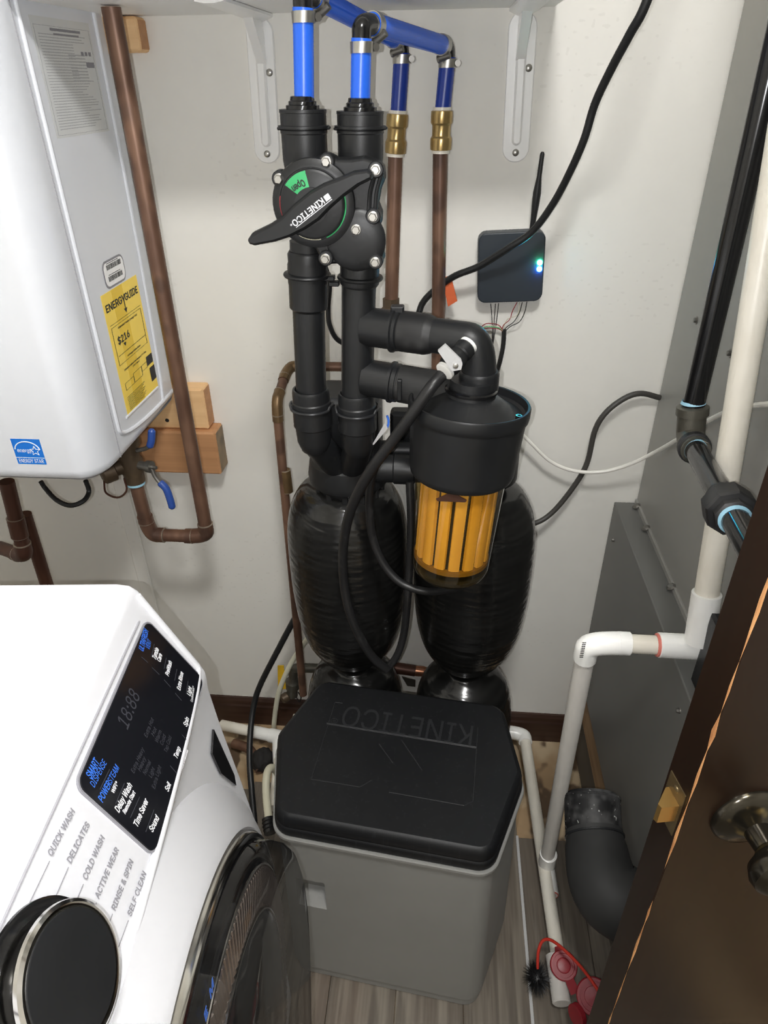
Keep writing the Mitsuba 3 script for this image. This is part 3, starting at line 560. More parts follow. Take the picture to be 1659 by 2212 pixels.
obj('registered_mark', text('®', 0.003, lt_o + kd * 0.056 + ku * 0.001, kd, ku, False, 0.0006), 'm_ink_white', h, False)
obj('logo_block', sheet([lt_o + ku * 0.0005, lt_o + kd * 0.007 + ku * 0.0005, lt_o + kd * 0.007 + ku * 0.0070, lt_o + ku * 0.0070], 0.0006), 'm_ink_white', h, False)
obj('underline', sheet([lt_o + ku * 0.0080, lt_o + kd * 0.054 + ku * 0.0080, lt_o + kd * 0.054 + ku * 0.0088, lt_o + ku * 0.0088], 0.0006), 'm_ink_white', h, False)

# ------------------------------------------------------------------ riser pipes and softener head
t = thing('riser_pipes', 'pair of thick black vertical pipes between the valve and the tank head', 'pipe')
LT, LB = V((-0.1842,0.9350,1.2880)), V((-0.1936,0.9350,1.0586))
RT, RB = V((-0.1155,0.9350,1.2651)), V((-0.1258,0.9350,1.0543))
obj('riser', cyl(LB, LT, 0.0222, n=32), 'm_black', t)
obj('riser', cyl(RB, RT, 0.0232, n=32), 'm_black', t)
d = unit(LT - LB)
c = V((-0.1851,0.9350,1.2589))
obj('union_nut', lathe([(0.0225, -0.060), (0.0262, -0.056), (0.0262, -0.026), (0.0268, -0.022), (0.0268, 0.0), (0.0255, 0.004), (0.026, 0.014), (0.0235, 0.018)], V((-0.1852,0.9350,1.2577)), d, 32), 'm_black', t)
obj('flange', lathe([(0.025, 0), (0.0312, 0.001), (0.0322, 0.003), (0.0312, 0.005), (0.025, 0.007)], V((-0.1864,0.9350,1.2421)), d, 32, False), 'm_black', t)
obj('flange', lathe([(0.023, 0), (0.0300, 0.001), (0.031, 0.003), (0.0300, 0.005), (0.023, 0.007)], V((-0.1151,0.9350,1.2390)), d, 32, False), 'm_black', t)
obj('union_nut', lathe([(0.0235, -0.012), (0.0262, -0.008), (0.0262, 0.014), (0.024, 0.02)], V((-0.1156,0.9350,1.2426)), d, 32), 'm_black', t)
for q in ((-0.1554,0.9300,1.2423), (-0.1495,0.9300,1.2351)): obj('clip_tab', box(q[0] - 0.007, q[0] + 0.007, q[1] - 0.006, q[1] + 0.006, q[2] - 0.003, q[2] + 0.003, 0.001), 'm_black', t)
# tee branches towards the filter
P1a, P1b = V((-0.1209,0.9350,1.1770)), V((0.0320,0.8920,1.1681))
P1b[2] = P1a[2] - 0.004
P1c = V((0.0484,0.8850,1.1338))
P2a, P2b = V((-0.1234,0.9350,1.1034)), V((0.0058,0.9050,1.0943))
t2 = thing('filter_feed_pipe', 'upper thick black pipe bending down into the top of the sediment filter', 'pipe')
d1 = unit(P1b - P1a)
obj('stub', cyl(P1a + d1 * 0.012, P1a + d1 * 0.062, 0.0262, n=32), 'm_black', t2)
obj('flange', lathe([(0.025, 0), (0.030, 0.001), (0.030, 0.004), (0.0275, 0.006), (0.0275, 0.010), (0.025, 0.012)], P1a + d1 * 0.052, d1, 32, False), 'm_black', t2)
obj('clip', box(*(lambda q: (q[0] - 0.008, q[0] + 0.010, q[1] - 0.006, q[1] + 0.008, q[2] + 0.024, q[2] + 0.034))(P1a + d1 * 0.058), 0.002), 'm_black', t2)
obj('sleeve', lathe([(0.026, 0.0), (0.0272, 0.002), (0.0272, 0.036), (0.0262, 0.040), (0.0235, 0.047)], P1a + d1 * 0.064, d1, 32), 'm_black_pvc', t2)
P1e = V(P1c[0], P1c[1], P1b[2])
obj('bend', tube(fillet([P1a + d1 * 0.10, P1e, P1c - V(0, 0, 0.002)], 0.034, 14), 0.0232, 32), 'm_black', t2)
obj('collar', lathe([(0.0245, -0.026), (0.027, -0.024), (0.027, 0.0), (0.0245, 0.004)], P1c - V(0, 0, 0.004), (0, 0, 1), 32), 'm_black', t2)
t3 = thing('filter_return_pipe', 'lower thick dusty black pipe reaching the back of the sediment filter', 'pipe')
d2 = unit(P2b - P2a)
obj('stub', cyl(P2a + d2 * 0.012, P2a + d2 * 0.064, 0.0262, n=32), 'm_black', t3)
obj('flange', lathe([(0.025, 0), (0.0295, 0.001), (0.0295, 0.005), (0.0275, 0.006), (0.0275, 0.012), (0.025, 0.013)], P2a + d2 * 0.050, d2, 32, False), 'm_black', t3)
obj('sleeve', lathe([(0.026, 0.0), (0.0268, 0.002), (0.0268, 0.05), (0.0290, 0.066), (0.0290, 0.105)], P2a + d2 * 0.064, d2, 32), 'm_dull', t3)
obj('clip', cat(box(*(lambda q: (q[0] - 0.003, q[0] + 0.003, q[1] - 0.034, q[1] - 0.026, q[2] - 0.012, q[2] + 0.018))(P2a + d2 * 0.066), 0.001)), 'm_black', t3)
# head
t = thing('control_valve', 'black plastic control valve joining both riser pipes on top of the left resin tank', 'valve')
NK = V((-0.1566,1.0300,0.8680))
def socket(b, s_b):
    b = V(b); o = b + V(0, 0, 0.010)
    obj('socket', lathe([(0.012, -0.092), (0.020, -0.085), (0.0255, -0.070), (0.0270, -0.046), (0.0290, -0.044), (0.0290, -0.006), (0.0275, -0.004), (0.0275, 0.010), (0.0262, 0.014), (0.0235, 0.014), (0.0232, 0.004)], o, (0, 0, 1), 36), 'm_black', t)
    cl = [o + V(0.0315 * math.cos(a), 0.0315 * math.sin(a), -0.014 + (0.004 if abs(a + math.pi / 2) > 1.1 else 0)) for a in np.linspace(-math.pi * 1.05, math.pi * 0.05, 26)]
    obj('clip', tube(cl, 0.0022, 8), 'm_lid_edge', t)
    return o
o1, o2 = socket(LB, 1), socket(RB, 1)
for o in (o1, o2):
    obj('passage', tube(fillet([o + V(0, 0, -0.055), o + V(0, 0.01, -0.085), NK + V(0, -0.02, 0.03)], 0.03, 8), 0.023, 24), 'm_black', t)
obj('neck_cap', lathe([(0.038, -0.035), (0.045, -0.032), (0.045, -0.008), (0.056, -0.002), (0.060, 0.006), (0.068, 0.014), (0.070, 0.026), (0.066, 0.052), (0.050, 0.066), (0.0, 0.070)], NK, (0, 0, 1), 40), 'm_black', t)
for a in np.linspace(0, 2 * math.pi, 12, endpoint=False):
    q = NK + V(0.056 * math.cos(a), 0.056 * math.sin(a), -0.004); 
    if q[1] < NK[1] + 0.03: obj('lug', box(q[0] - 0.005, q[0] + 0.005, q[1] - 0.004, q[1] + 0.006, q[2] - 0.006, q[2] + 0.02, 0.0015), 'm_black', t)
obj('valve_block', box(NK[0] - 0.045, NK[0] + 0.055, NK[1] - 0.03, NK[1] + 0.06, NK[2] + 0.05, NK[2] + 0.17, 0.008), 'm_black', t)
obj('white_label', sheet([(-0.1040,0.9250,0.9972), (-0.1004,0.9250,0.9989), (-0.0791,0.9250,1.0263), (-0.0831,0.9250,1.0360)], 0.0006), 'm_lightgrey', t, False, label='small white printed tag')
obj('blue_band', tube(spline([(-0.0807,0.9300,1.0443), (-0.0787,0.9300,1.0383), (-0.0788,0.9300,1.0308), (-0.0809,0.9300,1.0247)], 5), 0.0018, 8), 'm_ink_blue', t)
t = thing('tank_link', 'black pipe link between the two resin tank heads behind the filter', 'pipe')
obj('pipe', cyl((-0.1352,1.0000,0.9155), (0.0302,1.0000,0.9210), 0.0235, n=28), 'm_black', t)
obj('pipe', cyl((-0.1195,1.0400,0.9302), (0.0298,1.0400,0.9347), 0.0165, n=24), 'm_black', t)
obj('collar', lathe([(0.0235, 0), (0.026, 0.002), (0.026, 0.034), (0.0235, 0.036)], (-0.0770,1.0000,0.9174), (1, 0, 0), 28), 'm_black', t)
obj('bracket', box(*(lambda q: (q[0], q[0] + 0.055, q[1], q[1] + 0.03, q[2] - 0.05, q[2] + 0.02))((-0.0874,1.0600,0.9710)), 0.006), 'm_black', t)
NK2 = V((0.0530,1.0300,0.8756))
# ------------------------------------------------------------------ resin tanks (hourglass)
TP = [(0.0, 0.875), (0.036, 0.874), (0.050, 0.870), (0.072, 0.860), (0.088, 0.842), (0.100, 0.815), (0.107, 0.780), (0.1095, 0.74), (0.1095, 0.665), (0.107, 0.61), (0.101, 0.556), (0.089, 0.509), (0.069, 0.472), (0.051, 0.451), (0.043, 0.442), (0.0405, 0.435),
      (0.044, 0.428), (0.062, 0.417), (0.082, 0.398), (0.096, 0.366), (0.103, 0.322), (0.105, 0.27), (0.105, 0.09), (0.100, 0.04), (0.094, 0.012), (0.080, 0.0), (0.0, 0.0)]
for x, lbl in ((-0.1675, 'glossy black hourglass resin tank, left of the two, with hoses hanging in front'), ((0.0669,1.0400,0.6849)[0], 'glossy black hourglass resin tank, right of the two, behind the filter')):
    sm = spline([(r, 0, z) for r, z in TP], 4)
    k = thing('resin_tank', lbl, 'tank')
    obj('vessel', lathe([(max(r, 0), z) for r, _, z in sm][::-1], (x, 1.04, 0), (0, 0, 1), 72), 'm_tank', k, True)
    if x > 0: obj('neck_cap', lathe([(0.045, -0.03), (0.048, -0.028), (0.048, 0.0), (0.065, 0.01), (0.065, 0.05), (0.0, 0.06)], (x, 1.04, 0.880), (0, 0, 1), 36), 'm_black', k)

# ------------------------------------------------------------------ sediment filter
t = thing('sediment_filter', 'black filter housing with an amber see-through bowl and pleated cartridge', 'water filter')
FT, FB = V((0.0370,0.8750,1.0898)), V((0.0198,0.8620,0.8121))
ax = unit(FT - FB); FL = np.linalg.norm(FT - FB)
RH = 0.0835
obj('head', lathe([(0.066, -0.106), (0.070, -0.1055), (0.0735, -0.102), (0.0755, -0.094), (0.0795, -0.018), (0.0825, -0.014), (RH, -0.008), (RH, 0.002), (0.0820, 0.0045), (0.0790, 0.004), (0.0772, -0.006), (0.074, -0.009), (0.060, -0.003), (0.042, 0.009), (0.034, 0.013), (0.0335, 0.017), (0.030, 0.019), (0.0295, 0.034), (0.0, 0.034)], FT, ax, 64), 'm_black', t)
for a, rr in ((-0.5, 0.0045), (2.2, 0.0045), (-1.9, 0.0035)):
    q = FT + V(0.073 * math.cos(a), 0.073 * math.sin(a), 0.0) ; q[2] = FT[2] - 0.003
    obj('lug', lathe([(rr, -0.003), (rr, 0.003), (rr * 0.6, 0.003), (rr * 0.5, 0.001)], q, ax, 14), 'm_black_gloss', t)
obj('neck_ring', lathe([(0.033, 0), (0.0355, 0.001), (0.0355, 0.0045), (0.033, 0.006)], FT + ax * 0.017, ax, 40, False), 'm_black_gloss', t)
BR0 = 0.0655
hb = FL - 0.103
o_b = FB
obj('bowl', lathe([(0.0, -0.005), (0.03, -0.003), (0.05, 0.003), (0.0585, 0.012), (0.0605, 0.024), (BR0, hb + 0.01)], o_b, ax, 64, False), 'm_bowl', t, True, label='transparent amber bowl')
obj('bowl_bottom', lathe([(0.0, 0.0), (0.048, 0.001), (0.056, 0.01), (0.0565, 0.016), (0.0, 0.017)], o_b, ax, 40), 'm_dark', t)
# pleated cartridge: each pleat a paper fold
npl = 15
xa, ya, za = basis(ax)
r_out, r_in = 0.0565, 0.0500
pl0, pl1 = 0.038, hb + 0.004
core_r = obj('cartridge', lathe([(0.040, pl0 - 0.004), (0.0495, pl0 - 0.004), (0.0495, pl1), (0.040, pl1)], o_b, ax, 40), 'm_dark', t, label='dark cartridge core')
for i in range(npl):
    a0, a1 = 2 * math.pi * i / npl, 2 * math.pi * (i + 0.80) / npl
    sec = [(r_in, a0)] + [(r_out - 0.0012 * (1 - math.sin(math.pi * q)), a0 + (a1 - a0) * q) for q in np.linspace(0.08, 0.92, 6)] + [(r_in, a1)]
    pts = []
    for hgt, sc in ((pl0, 0.985), (pl1, 1.0)):
        pts.append(np.array([o_b + ax * hgt + (xa * math.cos(a) + ya * math.sin(a)) * r * sc for r, a in sec]))
    obj('pleat', rings(pts), 'm_paper_filter', core_r, 30)
obj('end_ring', lathe([(0.040, pl0 - 0.008), (0.0575, pl0 - 0.008), (0.0575, pl0 - 0.001), (0.040, pl0 - 0.001)], o_b, ax, 48), 'm_amber', core_r)
tri = V((0.0080,0.7900,1.0068))
tq = [o_b + ax * (hb - 0.020) + (xa * math.cos(a) + ya * math.sin(a)) * (BR0 + 0.001) for a in ()]
nd = unit(V(0, 0, 0) + unit(V(EYE[0], EYE[1], 0) - V(FB[0], FB[1], 0)))
sd_ = unit(np.cross(V(0, 0, 1), nd)) 
tb = V(FB[0], FB[1], 0) + V(0, 0, FB[2]) + ax * (hb - 0.002) + nd * (BR0 + 0.0006) - sd_ * 0.012
obj('arrow_mark', hull([tb + sd_ * a + V(0, 0, b) + nd * c for a, b in ((-0.021, -0.006), (0.021, -0.006), (0.0, 0.006), (0.019, -0.0095), (-0.019, -0.0095)) for c in (-0.0006, 0.0004)]), 'm_copper_dark', t, False, label='brown moulded arrow on the bowl')
# small drain valve on the elbow
t = thing('bleed_valve', 'small black bleed valve with a pale grey lever on the filter elbow', 'valve')
ba, bb_ = V((0.0310,0.8620,1.1762)), V((0.0026,0.8300,1.1536))
db = unit(bb_ - ba)
obj('white_seal', lathe([(0.010, -0.002), (0.0125, -0.001), (0.0125, 0.003), (0.010, 0.004)], ba, db, 24), 'm_pvc_fit', t)
obj('body', lathe([(0.0115, 0.003), (0.0135, 0.005), (0.0135, 0.016), (0.012, 0.018), (0.014, 0.024), (0.0145, 0.040), (0.012, 0.046)], ba, db, 24), 'm_black', t)
obj('white_seal', lathe([(0.010, 0.046), (0.0125, 0.0465), (0.0125, 0.051), (0.010, 0.052)], ba, db, 24), 'm_pvc_fit', t)
lv = [V(p) for p in ((-0.0074,0.8150,1.1845), (0.0013,0.8150,1.1927), (0.0212,0.8150,1.1738), (0.0232,0.8150,1.1685), (0.0218,0.8150,1.1614), (0.0116,0.8150,1.1594), (0.0093,0.8150,1.1611))]
n_ = unit(np.cross(lv[1] - lv[0], lv[3] - lv[0])); n_ = n_ if n_[1] < 0 else -n_
l = obj('lever', hull([p + n_ * 0.003 for p in lv] + [p - n_ * 0.003 for p in lv]), 'm_lightgrey', t, False, label='pale grey lever')
obj('screw', lathe([(0.0034, 0.003), (0.0034, 0.0045), (0.002, 0.005)], (0.0148,0.8150,1.1666), n_, 14), 'm_steel', l)
obj('stem', cyl(V((0.0148,0.8150,1.1666)), ba + db * 0.028, 0.008, n=16), 'm_black', t)

# ------------------------------------------------------------------ hoses
single('drain_hose', wire([(-0.0008,0.8350,1.1467), (-0.0154,0.8200,1.1337), (-0.0385,0.8200,1.0968), (-0.0636,0.8300,1.0545), (-0.0939,0.8400,1.0055), (-0.1169,0.8550,0.9567), (-0.1377,0.8750,0.8963), (-0.1517,0.8950,0.8204), (-0.1549,0.9050,0.7459), (-0.1465,0.9000,0.6844), (-0.1289,0.9000,0.6265), (-0.1090,0.9050,0.5782), (-0.0845,0.9100,0.5447)], 0.0078, 14), 'm_hose', 'black hose hanging from the bleed valve down across the left tank', 'hose')
single('drain_hose', wire([(-0.0924,0.8700,0.9969), (-0.1023,0.8850,0.9572), (-0.1067,0.8950,0.9018), (-0.1028,0.9000,0.8419), (-0.0851,0.8950,0.7958), (-0.0557,0.8850,0.7670), (-0.0159,0.8800,0.7568), (0.0258,0.9000,0.7480), (0.0604,0.9180,0.7523)], 0.0066, 14), 'm_hose', 'black hose looping below the amber filter bowl', 'hose')
single('drain_hose', wire([(-0.0858,0.9250,0.5296), (-0.0670,0.9300,0.5627), (-0.0553,0.9350,0.6104), (-0.0495,0.9300,0.6805), (-0.0467,0.9450,0.7507), (-0.0447,0.9550,0.8395), (-0.0483,0.9700,0.9107)], 0.0068, 14), 'm_hose', 'black hose rising in the gap between the two tanks', 'hose')
single('black_tube', wire([(-0.2712,1.1200,0.5333), (-0.3007,1.1200,0.4799), (-0.3489,1.1100,0.3836), (-0.3982,1.1000,0.2805), (-0.4142,1.0800,0.2318), (-0.4166,1.0400,0.1910), (-0.4101,0.9900,0.1571), (-0.3967,0.9400,0.1270), (-0.3796,0.8800,0.0824)], 0.0068, 12), 'm_cable', 'black tube running down beside the washing machine in front of the baseboard', 'hose')
single('clear_tube', wire([(-0.2838,1.1700,0.3817), (-0.3113,1.1700,0.3364), (-0.3430,1.1650,0.2790), (-0.3728,1.1600,0.2036), (-0.3906,1.1600,0.1282), (-0.4124,1.1800,0.0158)], 0.0062, 12), 'm_clear_hose', 'translucent tube passing behind the yellow valve tag to the floor drain', 'hose')
single('tan_hose', wire([(-0.3248,0.9300,0.1724), (-0.3309,0.9300,0.2048), (-0.3387,0.9200,0.2249), (-0.3419,0.9000,0.2266), (-0.3361,0.8650,0.2140), (-0.3186,0.8100,0.2037)], 0.0082, 14), 'm_tan_hose', 'pale tan hose bending down between washing machine and salt tank', 'hose')
t = thing('hose_connector', 'dark ribbed hose connector at the foot of the tan hose', 'connector')
c0, c1 = V((-0.3221,0.8170,0.2035)), V((-0.3119,0.7900,0.1965))
obj('body', cyl(c0, c1, 0.0125, n=20), 'm_black_gloss', t)
for q in (0.25, 0.5, 0.75): obj('rib', lathe([(0.0125, -0.0015), (0.0138, 0), (0.0125, 0.0015)], c0 + (c1 - c0) * q, c1 - c0, 20, False), 'm_black_gloss', t)

# ------------------------------------------------------------------ thin copper line left of the tank
CY = 1.11
copper_run('copper_pipe', 'thin copper pipe bending down beside the left resin tank', [(-0.1327,1.1900,1.0221), (-0.2852,1.1900,1.0211), (-0.2928,1.1100,0.9846), (-0.3014,1.1100,0.2469)], 0.0085, R=0.016, fit='m_bronze',
           coll=[((-0.2895,1.1100,0.8474), (-0.2885,1.1100,0.8000))])
t = thing('drain_valve', 'grey metal drain valve with a yellow lever low on the wall left of the tank', 'valve')
va = V((-0.3477,1.1900,0.1900))
obj('body', lathe([(0.010, -0.040), (0.014, -0.036), (0.014, -0.012), (0.018, -0.006), (0.018, 0.014), (0.012, 0.022), (0.010, 0.045)], va, (0.12, 0, 1), 18), 'm_tinned', t)
obj('pipe', tube(fillet([va + V(0.004, 0, 0.03), va + V(0.006, 0.0, 0.068), va + V(0.15, 0.0, 0.060)], 0.014, 8), 0.0115, 18), 'm_tinned', t)
obj('cap', lathe([(0.009, 0), (0.012, 0.004), (0.012, 0.018), (0.008, 0.022)], va + V(-0.012, -0.004, -0.032), (-0.7, -0.6, -0.2), 16), 'm_brass_dull', t)
obj('cap_strap', tube(spline([va + V(0.006, -0.006, -0.030), va + V(0.014, -0.008, -0.050), va + V(0.020, -0.008, -0.034), va + V(0.014, -0.006, -0.018)], 6), 0.0014, 6), 'm_dark', t)
l = obj('lever', sheet([(-0.3776,1.1650,0.2011), (-0.3576,1.1650,0.2042), (-0.3561,1.1650,0.2826), (-0.3709,1.1650,0.2815)], 0.002), 'm_tagyellow', t, False, label='yellow lever')
obj('print', cat(*[sheet([V((-0.3700,1.1645,0.2182)) + V(0.002 * i, 0, 0.012 * j), V((-0.3700,1.1645,0.2182)) + V(0.002 * i + 0.0014, 0, 0.012 * j), V((-0.3700,1.1645,0.2182)) + V(0.002 * i + 0.0014, 0, 0.012 * j + 0.009), V((-0.3700,1.1645,0.2182)) + V(0.002 * i, 0, 0.012 * j + 0.009)], -0.0006) for i in range(3) for j in range(3)]), 'm_ink', l, False)
t = thing('copper_stub', 'short bright copper pipe end between the two tanks', 'pipe')
obj('cap', lathe([(0.0125, 0), (0.0125, 0.02), (0.010, 0.028), (0.004, 0.033)], (-0.0431,1.1800,0.2720), (1, 0, -0.02), 22), 'm_copper_bright', t)
obj('pipe', cyl((-0.1105,1.1800,0.2808), (-0.0420,1.1800,0.2720), 0.0135, n=22), 'm_copper_dark', t)
obj('bracket', sheet([(-0.0753,1.2000,0.2290), (-0.0423,1.2000,0.2188), (-0.0420,1.2000,0.1965), (-0.0615,1.2000,0.1982)], 0.002), 'm_tinned', t, False)

# ------------------------------------------------------------------ cables and control box
single('thin_black_cable', wire([(-0.1936,1.1200,1.2147), (-0.1876,1.1200,1.1895), (-0.1922,1.1200,1.1486), (-0.1908,1.1200,1.1179), (-0.1764,1.1300,1.0887), (-0.1355,1.1500,1.0712)], 0.0042, 10), 'm_cable', 'thin black cable seen in the gap between the two riser pipes', 'cable')
t = thing('power_cable', 'thick black cable swinging from the upper right across the small black box', 'cable')
obj('cord', wire([(0.262, 0.93, 2.395), (0.262, 0.94, 2.1), (0.250, 0.96, 1.80), (0.232, 0.985, 1.62), (0.2183,1.0000,1.5381), (0.2083,1.0200,1.5065), (0.1978,1.0500,1.4720), (0.1877,1.0750,1.4338), (0.1821,1.0900,1.3924), (0.1716,1.1100,1.3503), (0.1558,1.1350,1.3040), (0.1312,1.1550,1.2612), (0.0983,1.1650,1.2350), (0.0531,1.1850,1.2017), (0.0158,1.1950,1.1842), (-0.0110,1.2050,1.1639), (-0.0346,1.2100,1.1411), (-0.0455,1.2100,1.1193), (-0.0495,1.2000,1.0827)], 0.0056, 12), 'm_cable', t)
obj('warning_tag', sheet([(0.0045,1.2050,1.1293), (0.0200,1.2000,1.1404), (0.0073,1.2000,1.1830), (-0.0075,1.2050,1.1779)], 0.0008), 'm_orange', t, False, label='orange warning tag')
t = thing('control_box', 'small flat black control box with lit green and blue lights and an antenna', 'control box')
c4 = [V(p) for p in ((0.0490,1.2120,1.2466), (0.1576,1.2120,1.2533), (0.1679,1.2120,1.1386), (0.0557,1.2120,1.1327))]
cx0, cx1 = (c4[0][0] + c4[3][0]) / 2, (c4[1][0] + c4[2][0]) / 2
cz0, cz1 = (c4[2][2] + c4[3][2]) / 2, (c4[0][2] + c4[1][2]) / 2
ca = math.radians(2.6)
cex, cez = V(math.cos(ca), 0, math.sin(ca)), V(-math.sin(ca), 0, math.cos(ca))
cc = V((cx0 + cx1) / 2, 1.2385, (cz0 + cz1) / 2)
cw, ch = (cx1 - cx0), (cz1 - cz0)
obj('case', loft(rect(cw, ch, 0.014), [(0.001, 0), (0, 0.001), (0, 0.0245), (0.0006, 0.0262), (0.002, 0.027)], cc, cex, cez), 'm_wifi', t)
an0 = cc + cex * (cw * 0.30) + cez * (ch * 0.5 - 0.004) + V(0, -0.012, 0)
an1 = V((0.1419,1.2150,1.3668))
ad = unit(an1 - an0); aL = np.linalg.norm(an1 - an0)
obj('antenna', lathe([(0.0042, -0.004), (0.0046, 0.02), (0.0062, 0.045), (0.0064, 0.062), (0.0038, 0.085), (0.0035, aL - 0.003), (0.002, aL)], an0, ad, 16), 'm_cable', t)
for q, colr in (((0.1548,1.2112,1.2024), [5, 150, 62]), ((0.1551,1.2112,1.1920), [3, 44, 230])):
    obj('indicator_light', lathe([(0.0046, 0), (0.0044, 0.0016), (0.0028, 0.0028), (0.0, 0.0032)], q, (0, -1, 0), 14, True), 'm_white', t, True, emitter={'type': 'area', 'radiance': {'type': 'rgb', 'value': colr}})
wires = [((0.0790,1.2250,1.1294), (0.0819,1.2250,1.1099), (0.0861,1.2280,1.0757), (0.0865,1.2300,1.0475)), ((0.0870,1.2250,1.1295), (0.0874,1.2250,1.1017), (0.0876,1.2280,1.0672), (0.0865,1.2300,1.0475)), ((0.0926,1.2250,1.1303), (0.0915,1.2250,1.1018), (0.0892,1.2280,1.0672), (0.0874,1.2300,1.0476))]
for p in wires: obj('wire', wire(p, 0.0007, 6, 5), 'm_ink', t)
for p, m in ((((0.1240,1.2200,1.1336), (0.1174,1.2200,1.1183), (0.1140,1.2220,1.1029), (0.1045,1.2250,1.0920), (0.1021,1.2280,1.0826)), 'm_red'), (((0.1328,1.2200,1.1337), (0.1296,1.2200,1.1160), (0.1216,1.2220,1.0989), (0.1105,1.2250,1.0887), (0.1064,1.2280,1.0810)), 'm_ink'), (((0.1407,1.2200,1.1346), (0.1385,1.2200,1.1161), (0.1313,1.2220,1.0990), (0.1169,1.2250,1.0896), (0.1096,1.2280,1.0811)), 'm_ink'), (((0.1280,1.2200,1.1337), (0.1268,1.2200,1.1119), (0.1099,1.2220,1.1029), (0.1038,1.2280,1.0827)), 'm_tan_hose')):
    obj('wire', wire(p, 0.0007, 6, 5), m, t)
t = thing('sensor_cable', 'black braided cable with a loop of thin coloured wires under the small black box', 'cable')
obj('sheath', wire([(0.1064,1.2300,1.0821), (0.1070,1.2300,1.0539), (0.1035,1.2300,1.0233), (0.0973,1.2300,0.9917), (0.0945,1.2300,0.9594)], 0.0042, 10), 'm_cable', t)
for m, dz in (('m_red', 0.0), ('m_tan_hose', -0.004), ('m_green', -0.006), ('m_red', -0.008)):
    obj('wire', wire([V(p) + V(0, 0, dz * q) for p, q in (((0.1039,1.2280,1.0810), 0.2), ((0.0964,1.2260,1.0907), 0.8), ((0.0831,1.2260,1.0939), 1), ((0.0717,1.2260,1.0929), 1), ((0.0623,1.2260,1.0844), 1))], 0.0008, 6, 5), m, t)
single('grey_cable', wire([(0.1434,1.1700,0.6983), (0.1972,1.1900,0.6964), (0.2320,1.2000,0.7195), (0.2665,1.2050,0.7775), (0.2843,1.2050,0.8301), (0.2890,1.2050,0.8994), (0.3044,1.2050,0.9377), (0.3345,1.2100,0.9639), (0.3633,1.2150,0.9715), (0.4011,1.2250,0.9600)], 0.0052, 12), 'm_cable_grey', 'dark grey cable rising from behind the right tank to the furnace corner', 'cable')
single('white_cable', wire([(0.1462,1.2000,0.8979), (0.1751,1.2000,0.8694), (0.2142,1.2000,0.8335), (0.2598,1.1950,0.8173), (0.3114,1.1900,0.8198), (0.3575,1.1800,0.8428), (0.3920,1.1481,0.8887), (0.3950,1.0625,0.9576), (0.3950,0.9852,1.0193), (0.3950,0.9049,1.0759), (0.3920,0.8055,1.1275), (0.3850,0.7297,1.1583)], 0.0036, 10), 'm_cable_white', 'thin white cable drooping from behind the filter to the furnace side', 'cable')

# ------------------------------------------------------------------ furnace
FX, BX, BZ = 0.403, 0.359, 0.726
FN = 0.60
t = thing('furnace', 'large grey sheet-metal furnace cabinet along the right wall', 'furnace')
obj('cabinet', box(FX, 1.0, FN, WY - 0.004, BZ, 2.25, 0.002), 'm_furnace', t, False)
obj('return_box', box(BX, 1.0, FN - 0.04, WY - 0.004, 0.232, BZ, 0.002), 'm_furnace_box', t, False, label='wider lower sheet-metal box')
obj('flange', cat(box(FX - 0.004, FX + 0.001, FN, WY - 0.006, BZ - 0.001, BZ + 0.010, 0.001)), 'm_furnace', t, False)
obj('wood_rail', box(BX + 0.003, 1.0, FN - 0.03, WY - 0.01, 0.150, 0.232, 0.002), 'm_rail', t, False, label='wooden support rail')
obj('plinth', box(BX + 0.012, 1.0, FN, WY - 0.02, 0.0, 0.150), 'm_plinth', t, False)
for q in ((0.4030,1.1342,1.1311), (0.4030,0.9753,1.1320)):
    q = V(q); obj('screw', cat(lathe([(0.007, 0), (0.006, 0.0012)], (FX + 0.0002, q[1], q[2]), (-1, 0, 0), 14), lathe([(0.0042, 0.001), (0.0042, 0.004), (0.003, 0.005)], (FX, q[1], q[2]), (-1, 0, 0), 6)), 'm_alu', t, False)
for q in ((0.3590,1.1882,0.6639), (0.3590,0.7209,0.6842)):
    q = V(q); obj('screw', cat(lathe([(0.005, 0), (0.0045, 0.001)], (BX + 0.0002, q[1], q[2]), (-1, 0, 0), 14), lathe([(0.0035, 0.001), (0.0035, 0.004), (0.0025, 0.005)], (BX, q[1], q[2]), (-1, 0, 0), 6)), 'm_alu', t, False)
for yy in (1.13, 0.95, 1.21):
    obj('rivet', cat(lathe([(0.0085, 0), (0.0085, 0.002), (0.005, 0.004)], (FX - 0.006, yy, BZ + 0.006), (-0.6, 0, 1), 7)), 'm_alu', t, False)

# ------------------------------------------------------------------ gas pipe
t = thing('gas_pipe', 'black iron gas pipe with an elbow and union in front of the furnace', 'pipe')
GY = 0.90
g0, g1 = V((0.3372,0.9000,1.4207)), V((0.3417,0.9000,1.0774))
GR = 0.0142
up = g0 + (g0 - g1) * ((2.4 - g0[2]) / (g0[2] - g1[2]))
obj('pipe', cyl(g1, up, GR, n=28), 'm_black_gloss', t)
ge = V((0.3460,0.8950,1.0344))
ge2 = V((0.3144,0.6600,1.0655))
gd = unit(ge2 - ge)
obj('elbow', cat(tube(fillet([g1 - V(0, 0, 0.002), ge, ge + gd * 0.034], 0.014, 10), GR * 1.32, 26)), 'm_tinned', t, label='weathered grey elbow')
gu = unit(g1 - ge)
obj('elbow_band', lathe([(GR * 1.2, -0.004), (GR * 1.5, -0.003), (GR * 1.5, 0.008), (GR * 1.2, 0.010)], g1 - gu * 0.004, gu, 26), 'm_tinned', t)
obj('elbow_band', lathe([(GR * 1.2, -0.010), (GR * 1.5, -0.008), (GR * 1.5, 0.003), (GR * 1.2, 0.004)], ge + gd * 0.036, gd, 26), 'm_black_pvc', t)
